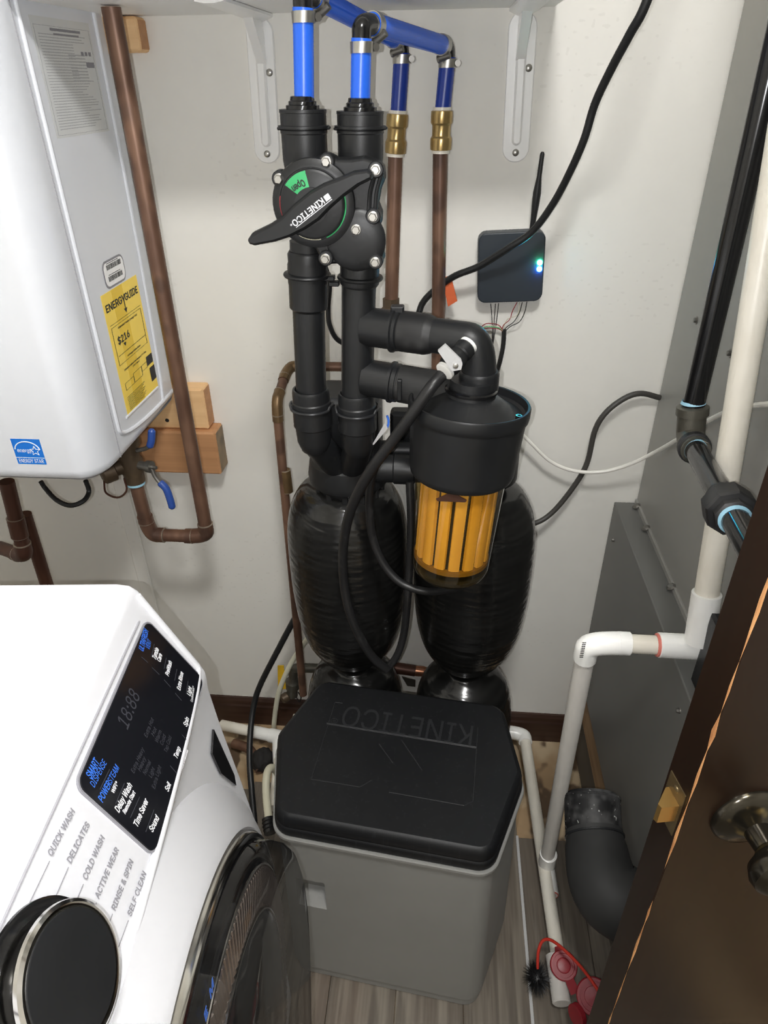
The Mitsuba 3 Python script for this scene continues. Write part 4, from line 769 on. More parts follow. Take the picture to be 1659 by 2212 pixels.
obj('sealant', lathe([(GR * 1.02, 0), (GR * 1.14, 0.001), (GR * 1.02, 0.005)], g1 + gu * 0.008, gu, 26, False), 'm_tape_blue', t, label='pale blue thread sealant')
obj('sealant', lathe([(GR * 1.02, 0), (GR * 1.16, 0.001), (GR * 1.02, 0.006)], ge + gd * 0.041, gd, 26, False), 'm_tape_blue', t, label='pale blue thread sealant')
obj('pipe', cyl(ge + gd * 0.04, ge2 - gd * 0.03, GR, n=28), 'm_black_gloss', t)
obj('union_nut', cat(lathe([(GR * 1.1, -0.040), (GR * 1.2, -0.038), (GR * 1.2, -0.028), (GR * 1.45, -0.026), (GR * 1.45, -0.016)], ge2, gd, 26), lathe([(GR * 1.75, -0.018), (GR * 1.9, -0.015), (GR * 1.9, 0.010), (GR * 1.75, 0.013)], ge2, gd, 8), lathe([(GR * 1.4, 0.012), (GR * 1.4, 0.024), (GR * 1.1, 0.026)], ge2, gd, 8)), 'm_black_pvc', t, 20)
obj('sealant', lathe([(GR * 1.02, 0), (GR * 1.2, 0.001), (GR * 1.02, 0.005)], ge2 + gd * 0.027, gd, 26, False), 'm_tape_blue', t, label='pale blue thread sealant')
obj('pipe', cyl(ge2 + gd * 0.02, ge2 + gd * 0.16, GR, n=28), 'm_black_gloss', t)

# ------------------------------------------------------------------ white PVC condensate line
t = thing('condensate_line', 'white plastic drain pipe with tee and elbow standing in front of the furnace', 'drain pipe')
VT, VB = V((0.3567,0.8000,1.1127)), V((0.3653,0.7520,0.8479))
VR = 0.0158
vu = VT + (VT - VB) * 1.45
obj('pipe', tube(fillet([VB, VT, vu, V(vu[0], vu[1], 2.4)], 0.05, 10), VR, 28), 'm_pvc', t)
vd = unit(VT - VB)
obj('tee', cat(lathe([(VR * 1.0, -0.052), (VR * 1.22, -0.05), (VR * 1.22, 0.026), (VR * 1.05, 0.027)], VB, vd, 28), cyl(VB - vd * 0.018, VB - vd * 0.018 + V(0.034, -0.006, -0.012), VR * 1.18, n=26)), 'm_pvc_fit', t)
HT0, HE = V((0.3462,0.7520,0.7908)), V((0.2197,0.7520,0.7806))
hz = HE[2]; HT0 = V(HT0[0], 0.752, hz - 0.000)
hd_ = V(1, 0, 0)
obj('tee', cat(lathe([(VR * 0.95, -0.030), (VR * 1.14, -0.028), (VR * 1.14, 0.032), (VR * 0.95, 0.033)], HT0 - V(0.0, 0, 0), hd_, 28)), 'm_pvc_fit', t)
obj('primer_ring', lathe([(VR * 0.9, -0.0325), (VR * 1.06, -0.031), (VR * 1.06, -0.0285)], HT0, hd_, 28, False), 'm_primer', t, label='pink primer ring')
PR = 0.0136
obj('pipe', cyl(HE + V(0.02, 0, 0), HT0 - V(0.02, 0, 0), PR, n=26), 'm_pvc', t)
WB = V((0.2534,0.8569,0.0750))
ld = unit(HE - WB)
obj('elbow', cat(tube(fillet([HE - ld * 0.038, HE, HE + V(0.042, 0, 0)], 0.016, 10), PR * 1.24, 26)), 'm_pvc_fit', t)
obj('barcode', cat(*[sheet([V((0.2063,0.7310,0.7975)) + V(0, 0, -0.0034 * i), V((0.2113,0.7310,0.7979)) + V(0, 0, -0.0034 * i), V((0.2113,0.7310,0.7979)) + V(0, 0, -0.0034 * i - 0.0014), V((0.2063,0.7310,0.7975)) + V(0, 0, -0.0034 * i - 0.0014)], 0.0003) for i in range(9)]), 'm_ink', t, False)
obj('pipe', cyl(WB, HE - ld * 0.03, PR * 1.04, n=26), 'm_pvc_grey', t, label='greyish leaning pipe')
# floor run
F0, F1, F2 = V((0.2372,1.2029,0.0500)), V((0.2593,0.8993,0.0300)), V((0.2607,0.6493,0.0300))
fd = unit(F2 - F0)
obj('wye', cat(lathe([(PR * 1.1, -0.062), (PR * 1.26, -0.060), (PR * 1.26, 0.058), (PR * 1.1, 0.060)], V((0.2572,0.8635,0.0300)), fd, 26), lathe([(PR * 1.3, 0.0), (PR * 1.3, 0.062), (PR * 1.1, 0.063)], V((0.2572,0.8635,0.0300)), ld, 26)), 'm_pvc_fit', t)
obj('primer_ring', lathe([(PR * 1.02, 0.059), (PR * 1.2, 0.0605), (PR * 1.02, 0.062)], V((0.2572,0.8635,0.0300)), fd, 26, False), 'm_primer', t, label='pink primer ring')
obj('pipe', cyl(F0 + fd * 0.01, F2, PR, n=26), 'm_pvc', t)
obj('elbow', cat(tube(fillet([F0 + fd * 0.03, F0, F0 + V(-0.05, 0.0, 0)], 0.02, 10), PR * 1.25, 26)), 'm_pvc_fit', t)
obj('pipe', cyl(F0 + V(-0.03, 0, 0), V(-0.36, F0[1], F0[2]), PR, n=26), 'm_pvc', t)
obj('end_sleeve', lathe([(PR, -0.08), (PR * 1.25, -0.078), (PR * 1.25, 0.0), (PR * 1.1, 0.002)], V((0.2559,0.6059,0.0300)), fd, 26), 'm_pvc_grey', t)
# black hoses into the tees
t = thing('condensate_trap', 'black drain trap with hoses entering the white tees beside the door', 'trap')
tq = VB - vd * 0.018 + V(0.03, -0.004, -0.01)
obj('hose', tube(spline([tq, tq + V(0.03, -0.012, -0.014), tq + V(0.065, -0.02, -0.02)], 6), 0.0125, 18), 'm_cable_grey', t)
tq = HT0 + V(0.028, 0, 0)
obj('hose', tube(spline([tq, tq + V(0.02, -0.006, -0.014), tq + V(0.045, -0.012, -0.05)], 6), 0.0130, 18), 'm_black', t)
obj('primer_ring', lathe([(0.012, 0), (0.0165, 0.001), (0.0165, 0.004), (0.012, 0.005)], tq, hd_, 24, False), 'm_red', t, label='dark red ring')
obj('housing', box(0.366, 0.398, 0.66, 0.735, 0.735, 0.86, 0.004), 'm_black', t)
t = thing('drain_stub', 'white plastic drain pipe with a corner fitting on the floor left of the salt tank', 'drain pipe')
S1, S0_ = V((-0.3849,1.1391,0.0550)), V((-0.5459,1.1742,0.0450))
obj('pipe', cyl(S0_, S1, PR, n=26), 'm_pvc', t)
sd1 = unit(S1 - S0_)
obj('coupling', lathe([(PR, -0.075), (PR * 1.15, -0.073), (PR * 1.15, -0.025), (PR, -0.023)], S1, sd1, 26), 'm_pvc_fit', t)
obj('elbow', cat(lathe([(PR * 1.25, -0.026), (PR * 1.32, -0.02), (PR * 1.32, 0.024), (PR, 0.026)], S1, sd1, 26), cyl(S1, S1 + V(0.010, -0.05, -0.030), PR * 1.22, n=24)), 'm_pvc_fit', t)
obj('pipe', cyl(S1 + V(0.008, -0.04, -0.024), S1 + V(0.026, -0.18, -0.030), PR, n=24), 'm_pvc', t)
t = thing('foam_plug', 'lumpy black foam plug on the floor by the white drain fitting', 'foam')
pm = trimesh.creation.icosphere(3, 1.0); vv = pm.vertices; vv = vv * (0.75 + 0.5 * meshkit.fbm(vv * 2.2 + 5)[:, None]) * V(0.026, 0.032, 0.030); pm = M(vv + V((-0.4198,1.0935,0.0200)), pm.faces)
obj('lump', pm, 'm_dark', t, True)
single('pipe_end', tube(fillet([(-0.5060,1.1384,0.0200), (-0.4507,1.1171,0.0300), (-0.4288,1.0817,0.0200)], 0.02, 8), 0.012, 18), 'm_copper', 'short reddish pipe bend on the floor behind the black tube', 'pipe')

# ------------------------------------------------------------------ black vent elbow on the floor
t = thing('vent_elbow', 'wide dusty black plastic vent elbow low beside the furnace, partly behind the door edge', 'duct elbow')
E0, E1, E2, E3 = V((0.2970,0.8069,0.3540)), V((0.2950,0.7481,0.3279)), V((0.3050,0.6591,0.3121)), V((0.3850,0.6298,0.2937))
path = spline([E0, E1, E2, E3], 10)
obj('inlet', tube(path[:11], 0.049, 40), 'm_dusty', t)
obj('seam', lathe([(0.049, 0), (0.0515, 0.001), (0.0515, 0.004), (0.049, 0.005)], path[10], path[11] - path[9], 40, False), 'm_lid_edge', t)
obj('bend', tube(path[9:], [0.0495] * 3 + list(np.linspace(0.052, 0.060, 10)) + [0.060] * (len(path) - 9 - 13), 40), 'm_duct', t)
obj('end_rim', lathe([(0.049, 0), (0.0500, 0), (0.0500, -0.004), (0.043, -0.004), (0.043, 0.006)], E0, E0 - E1, 40, False), 'm_dusty', t)
t = thing('floor_strip', 'thin white strip lying beside the black vent elbow', 'strip')
obj('strip', cyl((0.4105,0.8538,0.0600), (0.4442,0.8309,0.0600), 0.0045, n=12), 'm_pvc', t)

# ------------------------------------------------------------------ red caps, brush
t = thing('red_cap', 'red hinged plastic cap strapped to the white pipe end on the floor', 'cap')
rc = V((0.2629,0.6574,0.0550)); rn = unit(V(-0.02, -0.35, 0.93)); rx_, ry_, rz_ = basis(rn)
obj('disc', lathe([(0.0235, 0), (0.025, 0.001), (0.025, 0.006), (0.0235, 0.0075), (0.0195, 0.0075), (0.0190, 0.004), (0.013, 0.004), (0.0125, 0.006), (0.010, 0.007), (0.0, 0.0072)], rc, rn, 40), 'm_red', t)
tdir = unit(V((0.2583,0.6813,0.0550)) - V(rc)); t2d = unit(V((0.2768,0.6182,0.0550)) - V(rc))
obj('hinge', hull([rc + tdir * a + unit(np.cross(rn, tdir)) * b + rn * c for a, b in ((0.018, -0.010), (0.018, 0.010), (0.034, -0.006), (0.034, 0.006)) for c in (0, 0.005)]), 'm_red', t)
obj('tab', hull([rc + t2d * a + unit(np.cross(rn, t2d)) * b + rn * c for a, b in ((0.022, -0.008), (0.022, 0.008), (0.048, -0.009), (0.048, 0.009)) for c in (-0.006, -0.001)]), 'm_red', t)
t = thing('capped_pipe', 'second white pipe end with a red plastic cap, partly behind the door', 'pipe')
rc2 = V((0.3037,0.5974,0.0850)); rn2 = unit(V(-0.12, -0.50, 0.85))
obj('pipe', cyl(rc2, rc2 - rn2 * 0.07, 0.021, n=30), 'm_pvc', t)
c_ = obj('red_cap', lathe([(0.0285, 0), (0.030, 0.001), (0.030, 0.007), (0.0285, 0.0085), (0.024, 0.0085), (0.0235, 0.0045), (0.016, 0.0045), (0.0155, 0.006), (0.0, 0.0065)], rc2, rn2, 40), 'm_red', t, label='red plastic cap')
w_ = V((0.2780,0.5741,0.0700))
obj('collar', lathe([(0.016, 0), (0.018, 0.001), (0.018, 0.010), (0.016, 0.011)], w_, (-0.8, -0.45, 0.25), 30), 'm_red', t)
t = thing('bristle_brush', 'small black bristle brush on a bent red handle by the floor drain', 'brush')
bc = V((0.2148,0.6423,0.0340))
handle = [(0.2148,0.6510,0.0500), (0.2158,0.6694,0.0750), (0.2231,0.6808,0.0900), (0.2355,0.6794,0.1000), (0.2526,0.6630,0.1100), (0.2758,0.6375,0.1150), (0.2917,0.6138,0.1200), (0.3055,0.5916,0.1200)]
obj('handle', wire(handle, 0.0028, 10), 'm_red_tie', t)
br = []
for i in range(520):
    z = rng.uniform(-1, 1); a = rng.uniform(0, 2 * math.pi); rr = math.sqrt(1 - z * z); d = V(rr * math.cos(a), rr * math.sin(a), z)
    tip = bc + d * V(0.029, 0.036, 0.027) * rng.uniform(0.75, 1.15); root = bc + d * 0.005
    x, y, _ = basis(d); q = 0.0009
    br.append(M([root + x * q, root - x * q * 0.5 + y * q, root - x * q * 0.5 - y * q, tip], [[0, 1, 3], [1, 2, 3], [2, 0, 3]]))
b_ = obj('bristles', cat(*br, M(trimesh.creation.icosphere(2, 1.0).vertices * V(0.012, 0.015, 0.012) + bc, trimesh.creation.icosphere(2, 1.0).faces)), 'm_bristle', t, False, label='black bristles')
labels[b_]['kind'] = 'stuff'

# ------------------------------------------------------------------ salt (brine) tank
LA, LO = (-0.1136, [-0.2371, 0.6412])
lu, lv_ = V(math.cos(LA), math.sin(LA), 0), V(-math.sin(LA), math.cos(LA), 0)
LO3 = V(LO[0], LO[1], 0)
hexa = [(0.0, 0.0), (0.334, 0.0), (0.373, 0.150), (0.334, 0.286), (-0.008, 0.286), (-0.047, 0.152)]
lp = rounded(hexa, 0.026, 8, 0.02)
t = thing('salt_tank', 'grey six-sided salt tank with a black embossed lid in front of the resin tanks', 'tank')
ob = np.array(sg.Polygon(lp).buffer(0.002).exterior.coords)[:-1]
bodyL = loft(lp, [(-0.004, 0.0), (-0.006, 0.003), (-0.006, 0.026), (-0.010, 0.031), (-0.0105, 0.036), (-0.004, 0.434), (-0.0095, 0.436), (-0.0115, 0.438), (-0.0115, 0.443), (-0.010, 0.4445), (0.0, 0.4446)], LO3, lu, lv_)
pk = V((-0.1893,0.5914,0.2700))
pocket = to(box(0.018, 0.069, -0.03, 0.022, 0.262, 0.325), LO3, lu, lv_, V(0, 0, 1))
slope = to(hull([(0.018, -0.03, 0.262), (0.069, -0.03, 0.262), (0.018, 0.022, 0.262), (0.069, 0.022, 0.262), (0.018, -0.03, 0.232), (0.069, -0.03, 0.232)]), LO3, lu, lv_, V(0, 0, 1))
bm = unman(man(bodyL) - man(pocket) - man(slope))
obj('body', bm, 'm_brine', t, 30)
lid = loft(lp, [(0.000, 0.4445), (-0.006, 0.4450), (-0.0072, 0.447), (-0.0072, 0.459), (-0.0056, 0.462), (-0.004, 0.4635), (-0.004, 0.4655), (-0.005, 0.467), (-0.005, 0.476), (-0.0035, 0.483), (0.0, 0.488), (0.0045, 0.490)], LO3, lu, lv_)
l = obj('lid', lid, 'm_lid', t, 45)
def lpt(p, h=0.0): return LO3 + lu * p[0] + lv_ * p[1] + V(0, 0, 0.490 + h)
lines = [((0.0319,0.2377), (0.0352,0.0703)), ((0.0352,0.0703), (0.1181,0.0711)), ((0.1181,0.0711), (0.1339,0.0874)), ((0.1660,0.0707), (0.2881,0.0695)), ((0.2881,0.0695), (0.3010,0.0795)), ((0.3010,0.0795), (0.2960,0.2279)), ((0.0301,0.1858), (0.2973,0.1835)), ((0.0319,0.2377), (0.0459,0.2381)),
         ((0.1311,0.1608), (0.1621,0.1269)), ((0.1683,0.1759), (0.2126,0.1217))]
obj('embossed_frame', cat(*[tube([lpt(a), lpt(b)], 0.0009, 6) for a, b in lines], tube([lpt((0.0296,0.1878)), lpt((0.2971,0.1855))], 0.0016, 6)), 'm_lid_edge', l)
kA, kB = V(*lpt((0.2884,0.2296))), V(*lpt((0.0542,0.2330)))
kd2 = unit(kB - kA); kn = unit(np.cross(V(0, 0, 1), kd2))
kh = abs((lpt((0.1676,0.2377)) - lpt((0.1690,0.1913))) @ kn)
obj('lettering', cat(text('KINETICO', kh, kA + V(0, 0, -0.0003), kd2, kn, False, 0.0012, width=np.linalg.norm(kB - kA)),
                     text('R', 0.006, lpt((0.0413,0.1953), -0.0002), kd2, kn, False, 0.0009, center=True), tube([lpt((0.0413,0.1953)) + 0.0058 * (kd2 * math.cos(a) + kn * math.sin(a)) for a in np.linspace(0, 2 * math.pi, 24)], 0.0006, 6)), 'm_lid_edge', l, False)

# ------------------------------------------------------------------ washing machine
aW = math.radians(4.8); wx, wy = V(math.cos(aW), math.sin(aW), 0), V(-math.sin(aW), math.cos(aW), 0)
WO = V(-0.33, 0.5654, 0)
def wp(lx, ly, z): return WO + wx * lx + wy * ly + V(0, 0, z)
t = thing('washing_machine', 'white front-loading washing machine with black touch panel and round door, lower left', 'washing machine')
WW = 0.69
prof = [(-0.80, 0.012), (-0.80, 0.985), (-0.785, 1.0), (-0.02, 1.0), (-0.006, 0.9975), (0.002, 0.990), (0.0545, 0.8735), (0.0575, 0.866), (0.0580, 0.856), (0.0570, 0.838), (0.063, 0.767), (0.0740, 0.67), (0.085, 0.56), (0.09, 0.45), (0.09, 0.03), (0.075, 0.012)]
prof = np.array(sg.Polygon(prof).segmentize(0.05).exterior.coords)[:-1]
lev = []
for a in np.linspace(0, 90, 7): lev.append((0.005 * (1 - math.sin(math.radians(a))), 0.005 * (1 - math.cos(math.radians(a)))))
lev = lev + [(i, WW + 0.008 - h) for i, h in lev[::-1]]
bodyW = loft(prof, lev, wp(0, -WW, 0), wx, V(0, 0, 1), ) if False else to(loft(prof, lev), wp(0, 0.006, 0), wx, V(0, 0, 1), -wy)
bodyW.invert()
obj('body', bodyW, 'm_washer', t, 30)
pn = unit(wx * 0.127 + V(0, 0, 0.0565)); pdn = unit(wx * 0.0565 - V(0, 0, 0.127))
P00 = wp(0.0, 0, 1.0)
# the straight panel face lies a little below the construction plane
def pp(ly, s, h=0.0): return P00 + wy * ly + pdn * s + pn * (h - 0.0008)
def pt2(q, h): return pp(q[0], q[1], h)
# ridge below the panel
obj('ridge', tube(fillet([pp(-0.0035, 0.012, -0.0012), pp(-0.0015, 0.151, -0.0018), pp(-0.34, 0.1555, 0.0), pp(-WW + 0.010, 0.1535, -0.001)], 0.02, 10), 0.0042, 12), 'm_washer', t)
obj('top_seam', cat(hull([pp(-0.030, 0.0268, h) for h in (-0.001, 0.0011)] + [pp(-0.030, 0.0278, h) for h in (-0.001, 0.0011)] + [pp(-WW + 0.012, 0.0268, h) for h in (-0.001, 0.0011)] + [pp(-WW + 0.012, 0.0278, h) for h in (-0.001, 0.0011)])), 'm_gap', t, False)
dp = rounded([(-0.226, 0.0375), (-0.226, 0.1500), (-0.012, 0.1450), (-0.020, 0.0355)], 0.010, 6)
dp = [(a, -b) for a, b in dp]
dsp = obj('display', loft(dp, [(0, -0.001), (0.0, 0.0013), (0.0006, 0.0018)], P00 - pn * 0.0008, wy, -pdn), 'm_screen', t, label='glossy black touch display')
obj('bezel', loft(np.array(sg.Polygon(dp).buffer(0.0018).exterior.coords)[:-1], [(0, -0.001), (0, 0.0010)], P00 - pn * 0.0008, wy, -pdn), 'm_ink_grey', dsp)
def ptext(s, a, b, h, bold=False, lift=0.0021):
    a, b = pt2(a, lift), pt2(b, lift); d = unit(b - a); u = unit(np.cross(pn, d))
    return text(s, h, a, d, u, bold, 0.0002, width=np.linalg.norm(b - a))
white = [ptext('WiFi*', (-0.2090,0.0778), (-0.1977,0.0785), 0.0042, True), ptext('Delay Wash', (-0.2196,0.0911), (-0.1895,0.0952), 0.0068, True), ptext('Remote Start', (-0.2162,0.0988), (-0.1925,0.1019), 0.0046, True),
         ptext('Time Saver', (-0.2180,0.1180), (-0.1893,0.1207), 0.0066, True), ptext('Sound', (-0.2110,0.1383), (-0.1949,0.1410), 0.0066, True), ptext('Soil', (-0.1653,0.1424), (-0.1564,0.1432), 0.0064, True),
         ptext('Temp', (-0.1277,0.1407), (-0.1139,0.1413), 0.0064, True), ptext('*Hold 3 Seconds', (-0.1349,0.1524), (-0.1080,0.1527), 0.0040, True), ptext('Spin', (-0.0864,0.1405), (-0.0752,0.1402), 0.0064, True),
         ptext('Light', (-0.0495,0.1317), (-0.0386,0.1298), 0.0062, True), ptext('Control Lock*', (-0.0532,0.1380), (-0.0340,0.1335), 0.0040), ptext('Extra Rinse', (-0.0560,0.1143), (-0.0330,0.1103), 0.0062, True),
         ptext('PreWash', (-0.0548,0.0913), (-0.0360,0.0888), 0.0062, True), ptext('Tumble', (-0.0533,0.0662), (-0.0383,0.0649), 0.0062, True), ptext('Care', (-0.0503,0.0733), (-0.0402,0.0720), 0.0062, True)]
for m in white: obj('lettering', m, 'm_ink_white', dsp, False, label='white lettering')
bl = [ptext('SMART', (-0.2139,0.0484), (-0.1956,0.0495), 0.0078, True), ptext('DISPENSE', (-0.2177,0.0551), (-0.1909,0.0576), 0.0066), ptext('POWER', (-0.2230,0.0696), (-0.2037,0.0715), 0.0070, True), ptext('STEAM', (-0.2033,0.0713), (-0.1855,0.0732), 0.0066),
      ptext('ULTRAFRESH', (-0.0594,0.0464), (-0.0322,0.0420), 0.0074, True), ptext('VENT', (-0.0505,0.0529), (-0.0391,0.0514), 0.0066)]
for m in bl: obj('lettering', m, 'm_ink_blue', dsp, False, label='blue lettering')
def seg(a, b, w=0.0009, lift=0.0021):
    a, b = pt2(a, lift), pt2(b, lift); d = unit(b - a); u = unit(np.cross(pn, d)) * w / 2
    return sheet([a - u, b - u, b + u, a + u], 0.0002)
dim = [ptext('18:88', (-0.1473,0.0657), (-0.1062,0.0647), 0.0165)]
for a, b in (((-0.2151,0.0613), (-0.1935,0.0630)), ((-0.2150,0.0837), (-0.1933,0.0851)), ((-0.2152,0.1058), (-0.1924,0.1083)), ((-0.2154,0.1295), (-0.1917,0.1310)), ((-0.0544,0.0590), (-0.0381,0.0561)), ((-0.0526,0.0814), (-0.0380,0.0789)), ((-0.0519,0.1016), (-0.0367,0.0991)), ((-0.0521,0.1245), (-0.0357,0.1210)),
             ((-0.0665,0.0468), (-0.0648,0.0575)), ((-0.0651,0.0652), (-0.0638,0.0782)), ((-0.0636,0.0867), (-0.0637,0.0989)), ((-0.0645,0.1082), (-0.0646,0.1209)), ((-0.0989,0.1371), (-0.0990,0.1452)), ((-0.1402,0.1340), (-0.1409,0.1467))): dim.append(seg(a, b))
for s_, a, b in (('Extra Heavy', (-0.1781,0.0921), (-0.1495,0.0939)), ('Heavy', (-0.1714,0.0989), (-0.1559,0.1001)), ('Normal', (-0.1702,0.1067), (-0.1546,0.1080)), ('Light', (-0.1676,0.1152), (-0.1570,0.1155)), ('Extra Light', (-0.1742,0.1239), (-0.1496,0.1229)), ('Extra Hot', (-0.1368,0.0922), (-0.1138,0.0926)), ('Hot', (-0.1292,0.1001), (-0.1197,0.1004)), ('Warm', (-0.1319,0.1079), (-0.1173,0.1081)), ('Cold', (-0.1292,0.1156), (-0.1174,0.1157)), ('Tap Cold', (-0.1320,0.1242), (-0.1127,0.1236))):
    dim.append(ptext(s_, a, b, 0.0052))
for m in dim: obj('dim_marking', m, 'm_ink_dim', dsp, False, label='dim unlit marking')
grey = [ptext('QUICK WASH', (-0.2860,0.0434), (-0.2453,0.0471), 0.0056, True, 0.0008), ptext('DELICATES', (-0.2808,0.0633), (-0.2453,0.0667), 0.0056, True, 0.0008), ptext('COLD WASH', (-0.2833,0.0846), (-0.2456,0.0870), 0.0056, True, 0.0008), ptext('ACTIVE WEAR', (-0.2891,0.1035), (-0.2450,0.1069), 0.0056, True, 0.0008), ptext('RINSE & SPIN', (-0.2880,0.1251), (-0.2446,0.1276), 0.0056, True, 0.0008), ptext('SELF CLEAN', (-0.2837,0.1447), (-0.2451,0.1473), 0.0056, True, 0.0008)]
for a, b in (((-0.2895,0.0430), (-0.3288,0.0409)), ((-0.2840,0.0623), (-0.3140,0.0611)), ((-0.2872,0.0827), (-0.3066,0.0817)), ((-0.2923,0.1023), (-0.3070,0.1015)), ((-0.2912,0.1231), (-0.3092,0.1216)), ((-0.2873,0.1427), (-0.3185,0.1401))): grey.append(seg(a, b, 0.0006, 0.0008))
for i, m in enumerate(grey): obj('program_name' if i < 6 else 'leader_line', m, 'm_ink_grey', t, False)
# knob
kc = pp(-0.357, 0.083)
kb = obj('dial', lathe([(0.0545, 0.0), (0.0545, 0.003), (0.052, 0.0045), (0.046, 0.0045), (0.0455, 0.003), (0.0, 0.003)], kc, pn, 64), 'm_black_gloss', t, label='round programme dial')
obj('barrel', lathe([(0.0440, 0.003), (0.0445, 0.010), (0.0475, 0.018), (0.0490, 0.0205), (0.0485, 0.0235), (0.0460, 0.0255), (0.0435, 0.0245), (0.0, 0.0243)], kc, pn, 64), 'm_chrome', kb, label='chrome barrel')
obj('cap', lathe([(0.0425, 0.0240), (0.0425, 0.0250), (0.0415, 0.0256), (0.0, 0.0257)], kc, pn, 64), 'm_black', kb)
# sticker on the front
stk = [V(p) for p in (wp(0.0645, -0.012, 0.786), wp(0.066, -0.044, 0.758), wp(0.0715, -0.034, 0.714), wp(0.0795, -0.006, 0.650), wp(0.0775, 0.000, 0.664), wp(0.0775, -0.003, 0.668))]
stk = [wp(0.0620, -0.026, 0.797), wp(0.0640, -0.052, 0.785), wp(0.0680, -0.048, 0.742), wp(0.0745, -0.024, 0.686), wp(0.0735, -0.020, 0.702)]
obj('front_label', hull([p for p in stk] + [p + wx * 0.0025 for p in stk]), 'm_black_gloss', t, False, label='dark label at the front corner')
# white flare around the door
DC = (-0.345, 0.470)
do = wp(0.0, DC[0], DC[1])
fl = lathe([(0.50, 0.01), (0.46, 0.030), (0.43, 0.045), (0.402, 0.061), (0.372, 0.078), (0.350, 0.092), (0.338, 0.096), (0.334, 0.090), (0.334, 0.03)], do, wx, 96)
clipb = to(box(-0.5, 0.5, -WW + 0.004, -0.004, 0.02, 0.862), wp(0, 0, 0), wx, wy, V(0, 0, 1))
obj('door_surround', unman(man(fl) ^ man(clipb)), 'm_washer', t, 30)
dr_ = obj('door', lathe([(0.334, 0.080), (0.334, 0.099), (0.331, 0.1045), (0.326, 0.1055), (0.323, 0.103)], do, wx, 140, False), 'm_chrome', t, label='round door')
obj('outer_ring', lathe([(0.324, 0.102), (0.3225, 0.106), (0.3135, 0.1105), (0.3075, 0.1120), (0.3055, 0.1100), (0.3025, 0.1102), (0.3005, 0.1138), (0.2965, 0.1160)], do, wx, 140, False), 'm_black_gloss', dr_)
obj('chrome_ring', lathe([(0.2970, 0.114), (0.2965, 0.1172), (0.2940, 0.1178), (0.2930, 0.115)], do, wx, 140, False), 'm_chrome', dr_)
obj('chrome_ring', lathe([(0.2475, 0.119), (0.2468, 0.1222), (0.2448, 0.1226), (0.2440, 0.120)], do, wx, 140, False), 'm_chrome', dr_)
nrib = 170
rb_pts = []
ring_in = []
xa, ya, za = basis(wx)
na = nrib * 4
ang = np.arange(na) * 2 * np.pi / na
dep = np.array([-0.0012, 0.0018, 0.0030, 0.0018])[np.arange(na) % 4]
R_ = []
for r, h, s_ in ((0.2936, 0.1190, 0.0), (0.2910, 0.1196, 1.0), (0.272, 0.1206, 1.0), (0.2500, 0.1216, 1.0), (0.2470, 0.1222, 0.0)):
    R_.append(do + np.outer(np.cos(ang), xa) * r + np.outer(np.sin(ang), ya) * r + np.outer(h + dep * s_ - 0.003, za))
k = obj('ribbed_ring', rings(R_, False), 'm_rib', dr_, False, label='ribbed metallic ring')
obj('window', lathe([(0.2450, 0.1205), (0.238, 0.1235), (0.200, 0.131), (0.14, 0.137), (0.07, 0.140), (0.0, 0.141)], do, wx, 120, False), 'm_door_glass', dr_, True, label='dark domed glass')
obj('cover', lathe([(0.3235, 0.104), (0.3232, 0.122), (0.3190, 0.138), (0.3110, 0.148), (0.297, 0.1545), (0.25, 0.161), (0.15, 0.167), (0.0, 0.169)], do, wx, 140, False), 'm_cover', dr_, True, label='clear outer cover')
# SYSTEM lettering, curved along the ring
sysm = []
for i, chh in enumerate('SYSTEM'):
    a = math.radians(99 - i * 3.6)
    rd = wy * math.cos(a) + V(0, 0, math.sin(a)); tg = wy * math.sin(a) - V(0, 0, math.cos(a))
    sysm.append(text(chh, 0.0115, do + rd * 0.2985 + wx * 0.1155 - tg * 0.005, tg, rd, True, 0.0004))
obj('lettering', cat(*sysm), 'm_ink_blue', dr_, False, label='blue lettering on the door ring')

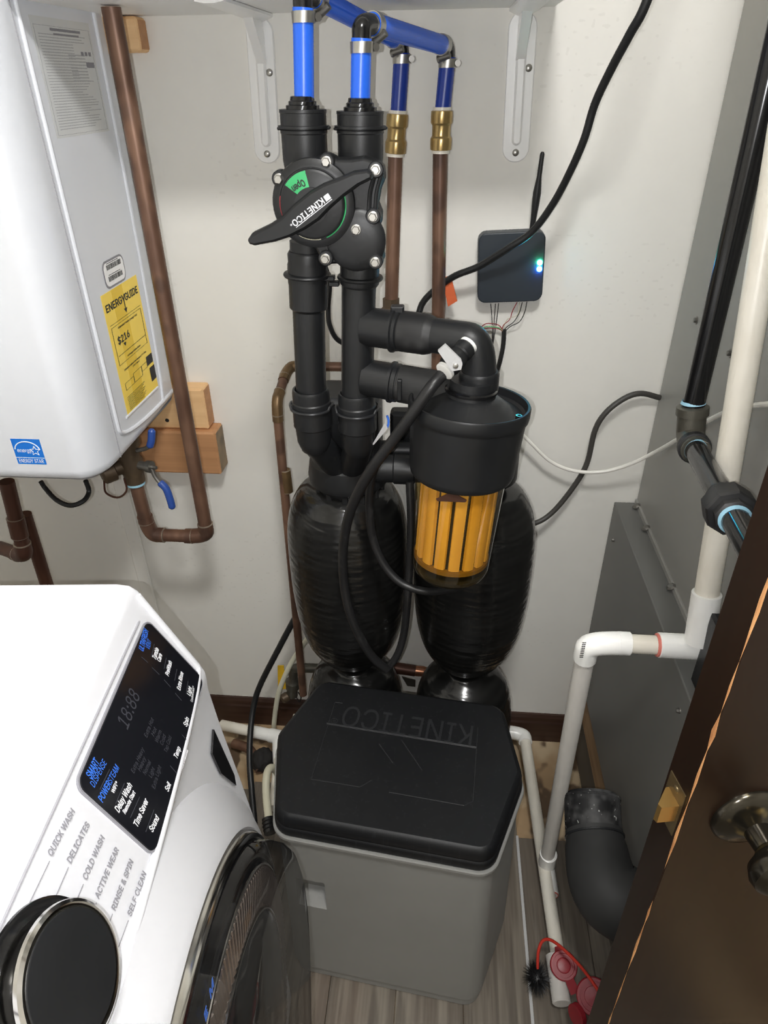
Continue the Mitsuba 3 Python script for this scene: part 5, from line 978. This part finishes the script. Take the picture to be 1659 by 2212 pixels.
# ------------------------------------------------------------------ room door
A = V(0.2172, 0.4234, 0); e_ = unit(V(0.2, -0.97, 0)); d_ = unit(V(0.97, 0.2, 0))
TH, DW = 0.036, 0.76
def dq(u, v, z): return A + d_ * u + e_ * v + V(0, 0, z)
labels['door_1'] = {'kind': 'structure', 'label': 'dark brown stained wooden door standing open at the right edge'}
slab = hull([dq(u, v, z) for u, v in ((0.001, 0.0), (0.0, 0.001), (0.0, TH - 0.0012), (0.0012, TH), (DW, TH), (DW, 0)) for z in (0.012, 2.03)])
obj('slab', slab, 'm_door', 'door_1', False)
chips = []
z = 0.02
while z < 1.9:
    L = rng.uniform(0.03, 0.12); w = rng.choice((0.0008, 0.0012, 0.0018, 0.0028)) * rng.uniform(0.7, 1.2)
    if rng.random() < 0.88:
        q = [dq(-0.0004, TH - w, z + L / 2), dq(-0.0004, TH + 0.0004, z), dq(w * 0.8, TH + 0.0004, z + L * 0.4), dq(-0.0004, TH + 0.0004, z + L), dq(0.001, TH - 0.002, z + L * 0.2), dq(0.001, TH - 0.002, z + L * 0.8)]
        chips.append(hull(q))
    z += L * rng.uniform(0.85, 1.0)
obj('chipped_edge', cat(*chips), 'm_bare', 'door_1', False, label='bare wood along the chipped edge')
ZL = 0.905
obj('latch_plate', loft(rect(0.026, 0.058, 0.001), [(0, -0.001), (0, 0.0008)], dq(0, TH / 2, ZL), -e_ * -1, V(0, 0, 1)) if False else hull([dq(u, TH / 2 + v, ZL + zz) for u in (-0.0008, 0.001) for v in (-0.0135, 0.0135) for zz in (-0.029, 0.029)]), 'm_latch_plate', 'door_1', False)
lbp = 'door_1__latch_plate'
for zz in (-0.021, 0.021): obj('screw', lathe([(0.0038, 0), (0.0036, 0.001), (0.002, 0.0016)], dq(-0.0008, TH / 2, ZL + zz), -d_, 14), 'm_latch_plate', lbp)
obj('latch_bolt', hull([dq(u, TH / 2 + v, ZL + zz) for u, v in ((0.001, -0.0095), (0.001, 0.0105), (-0.017, 0.010), (-0.0185, 0.006), (-0.004, -0.0093)) for zz in (-0.011, 0.011)]), 'm_latch', lbp, False, label='brass latch bolt')
kn_ = dq(0.062, TH, ZL - 0.002)
k = obj('knob', cat(lathe([(0.034, 0.0), (0.034, 0.003), (0.031, 0.007), (0.024, 0.010), (0.018, 0.012), (0.012, 0.016), (0.011, 0.032), (0.016, 0.037), (0.024, 0.042), (0.0275, 0.050), (0.0265, 0.058), (0.020, 0.064), (0.0, 0.066)], kn_, e_, 56)), 'm_knob', 'door_1', 40, label='tarnished brass door knob')
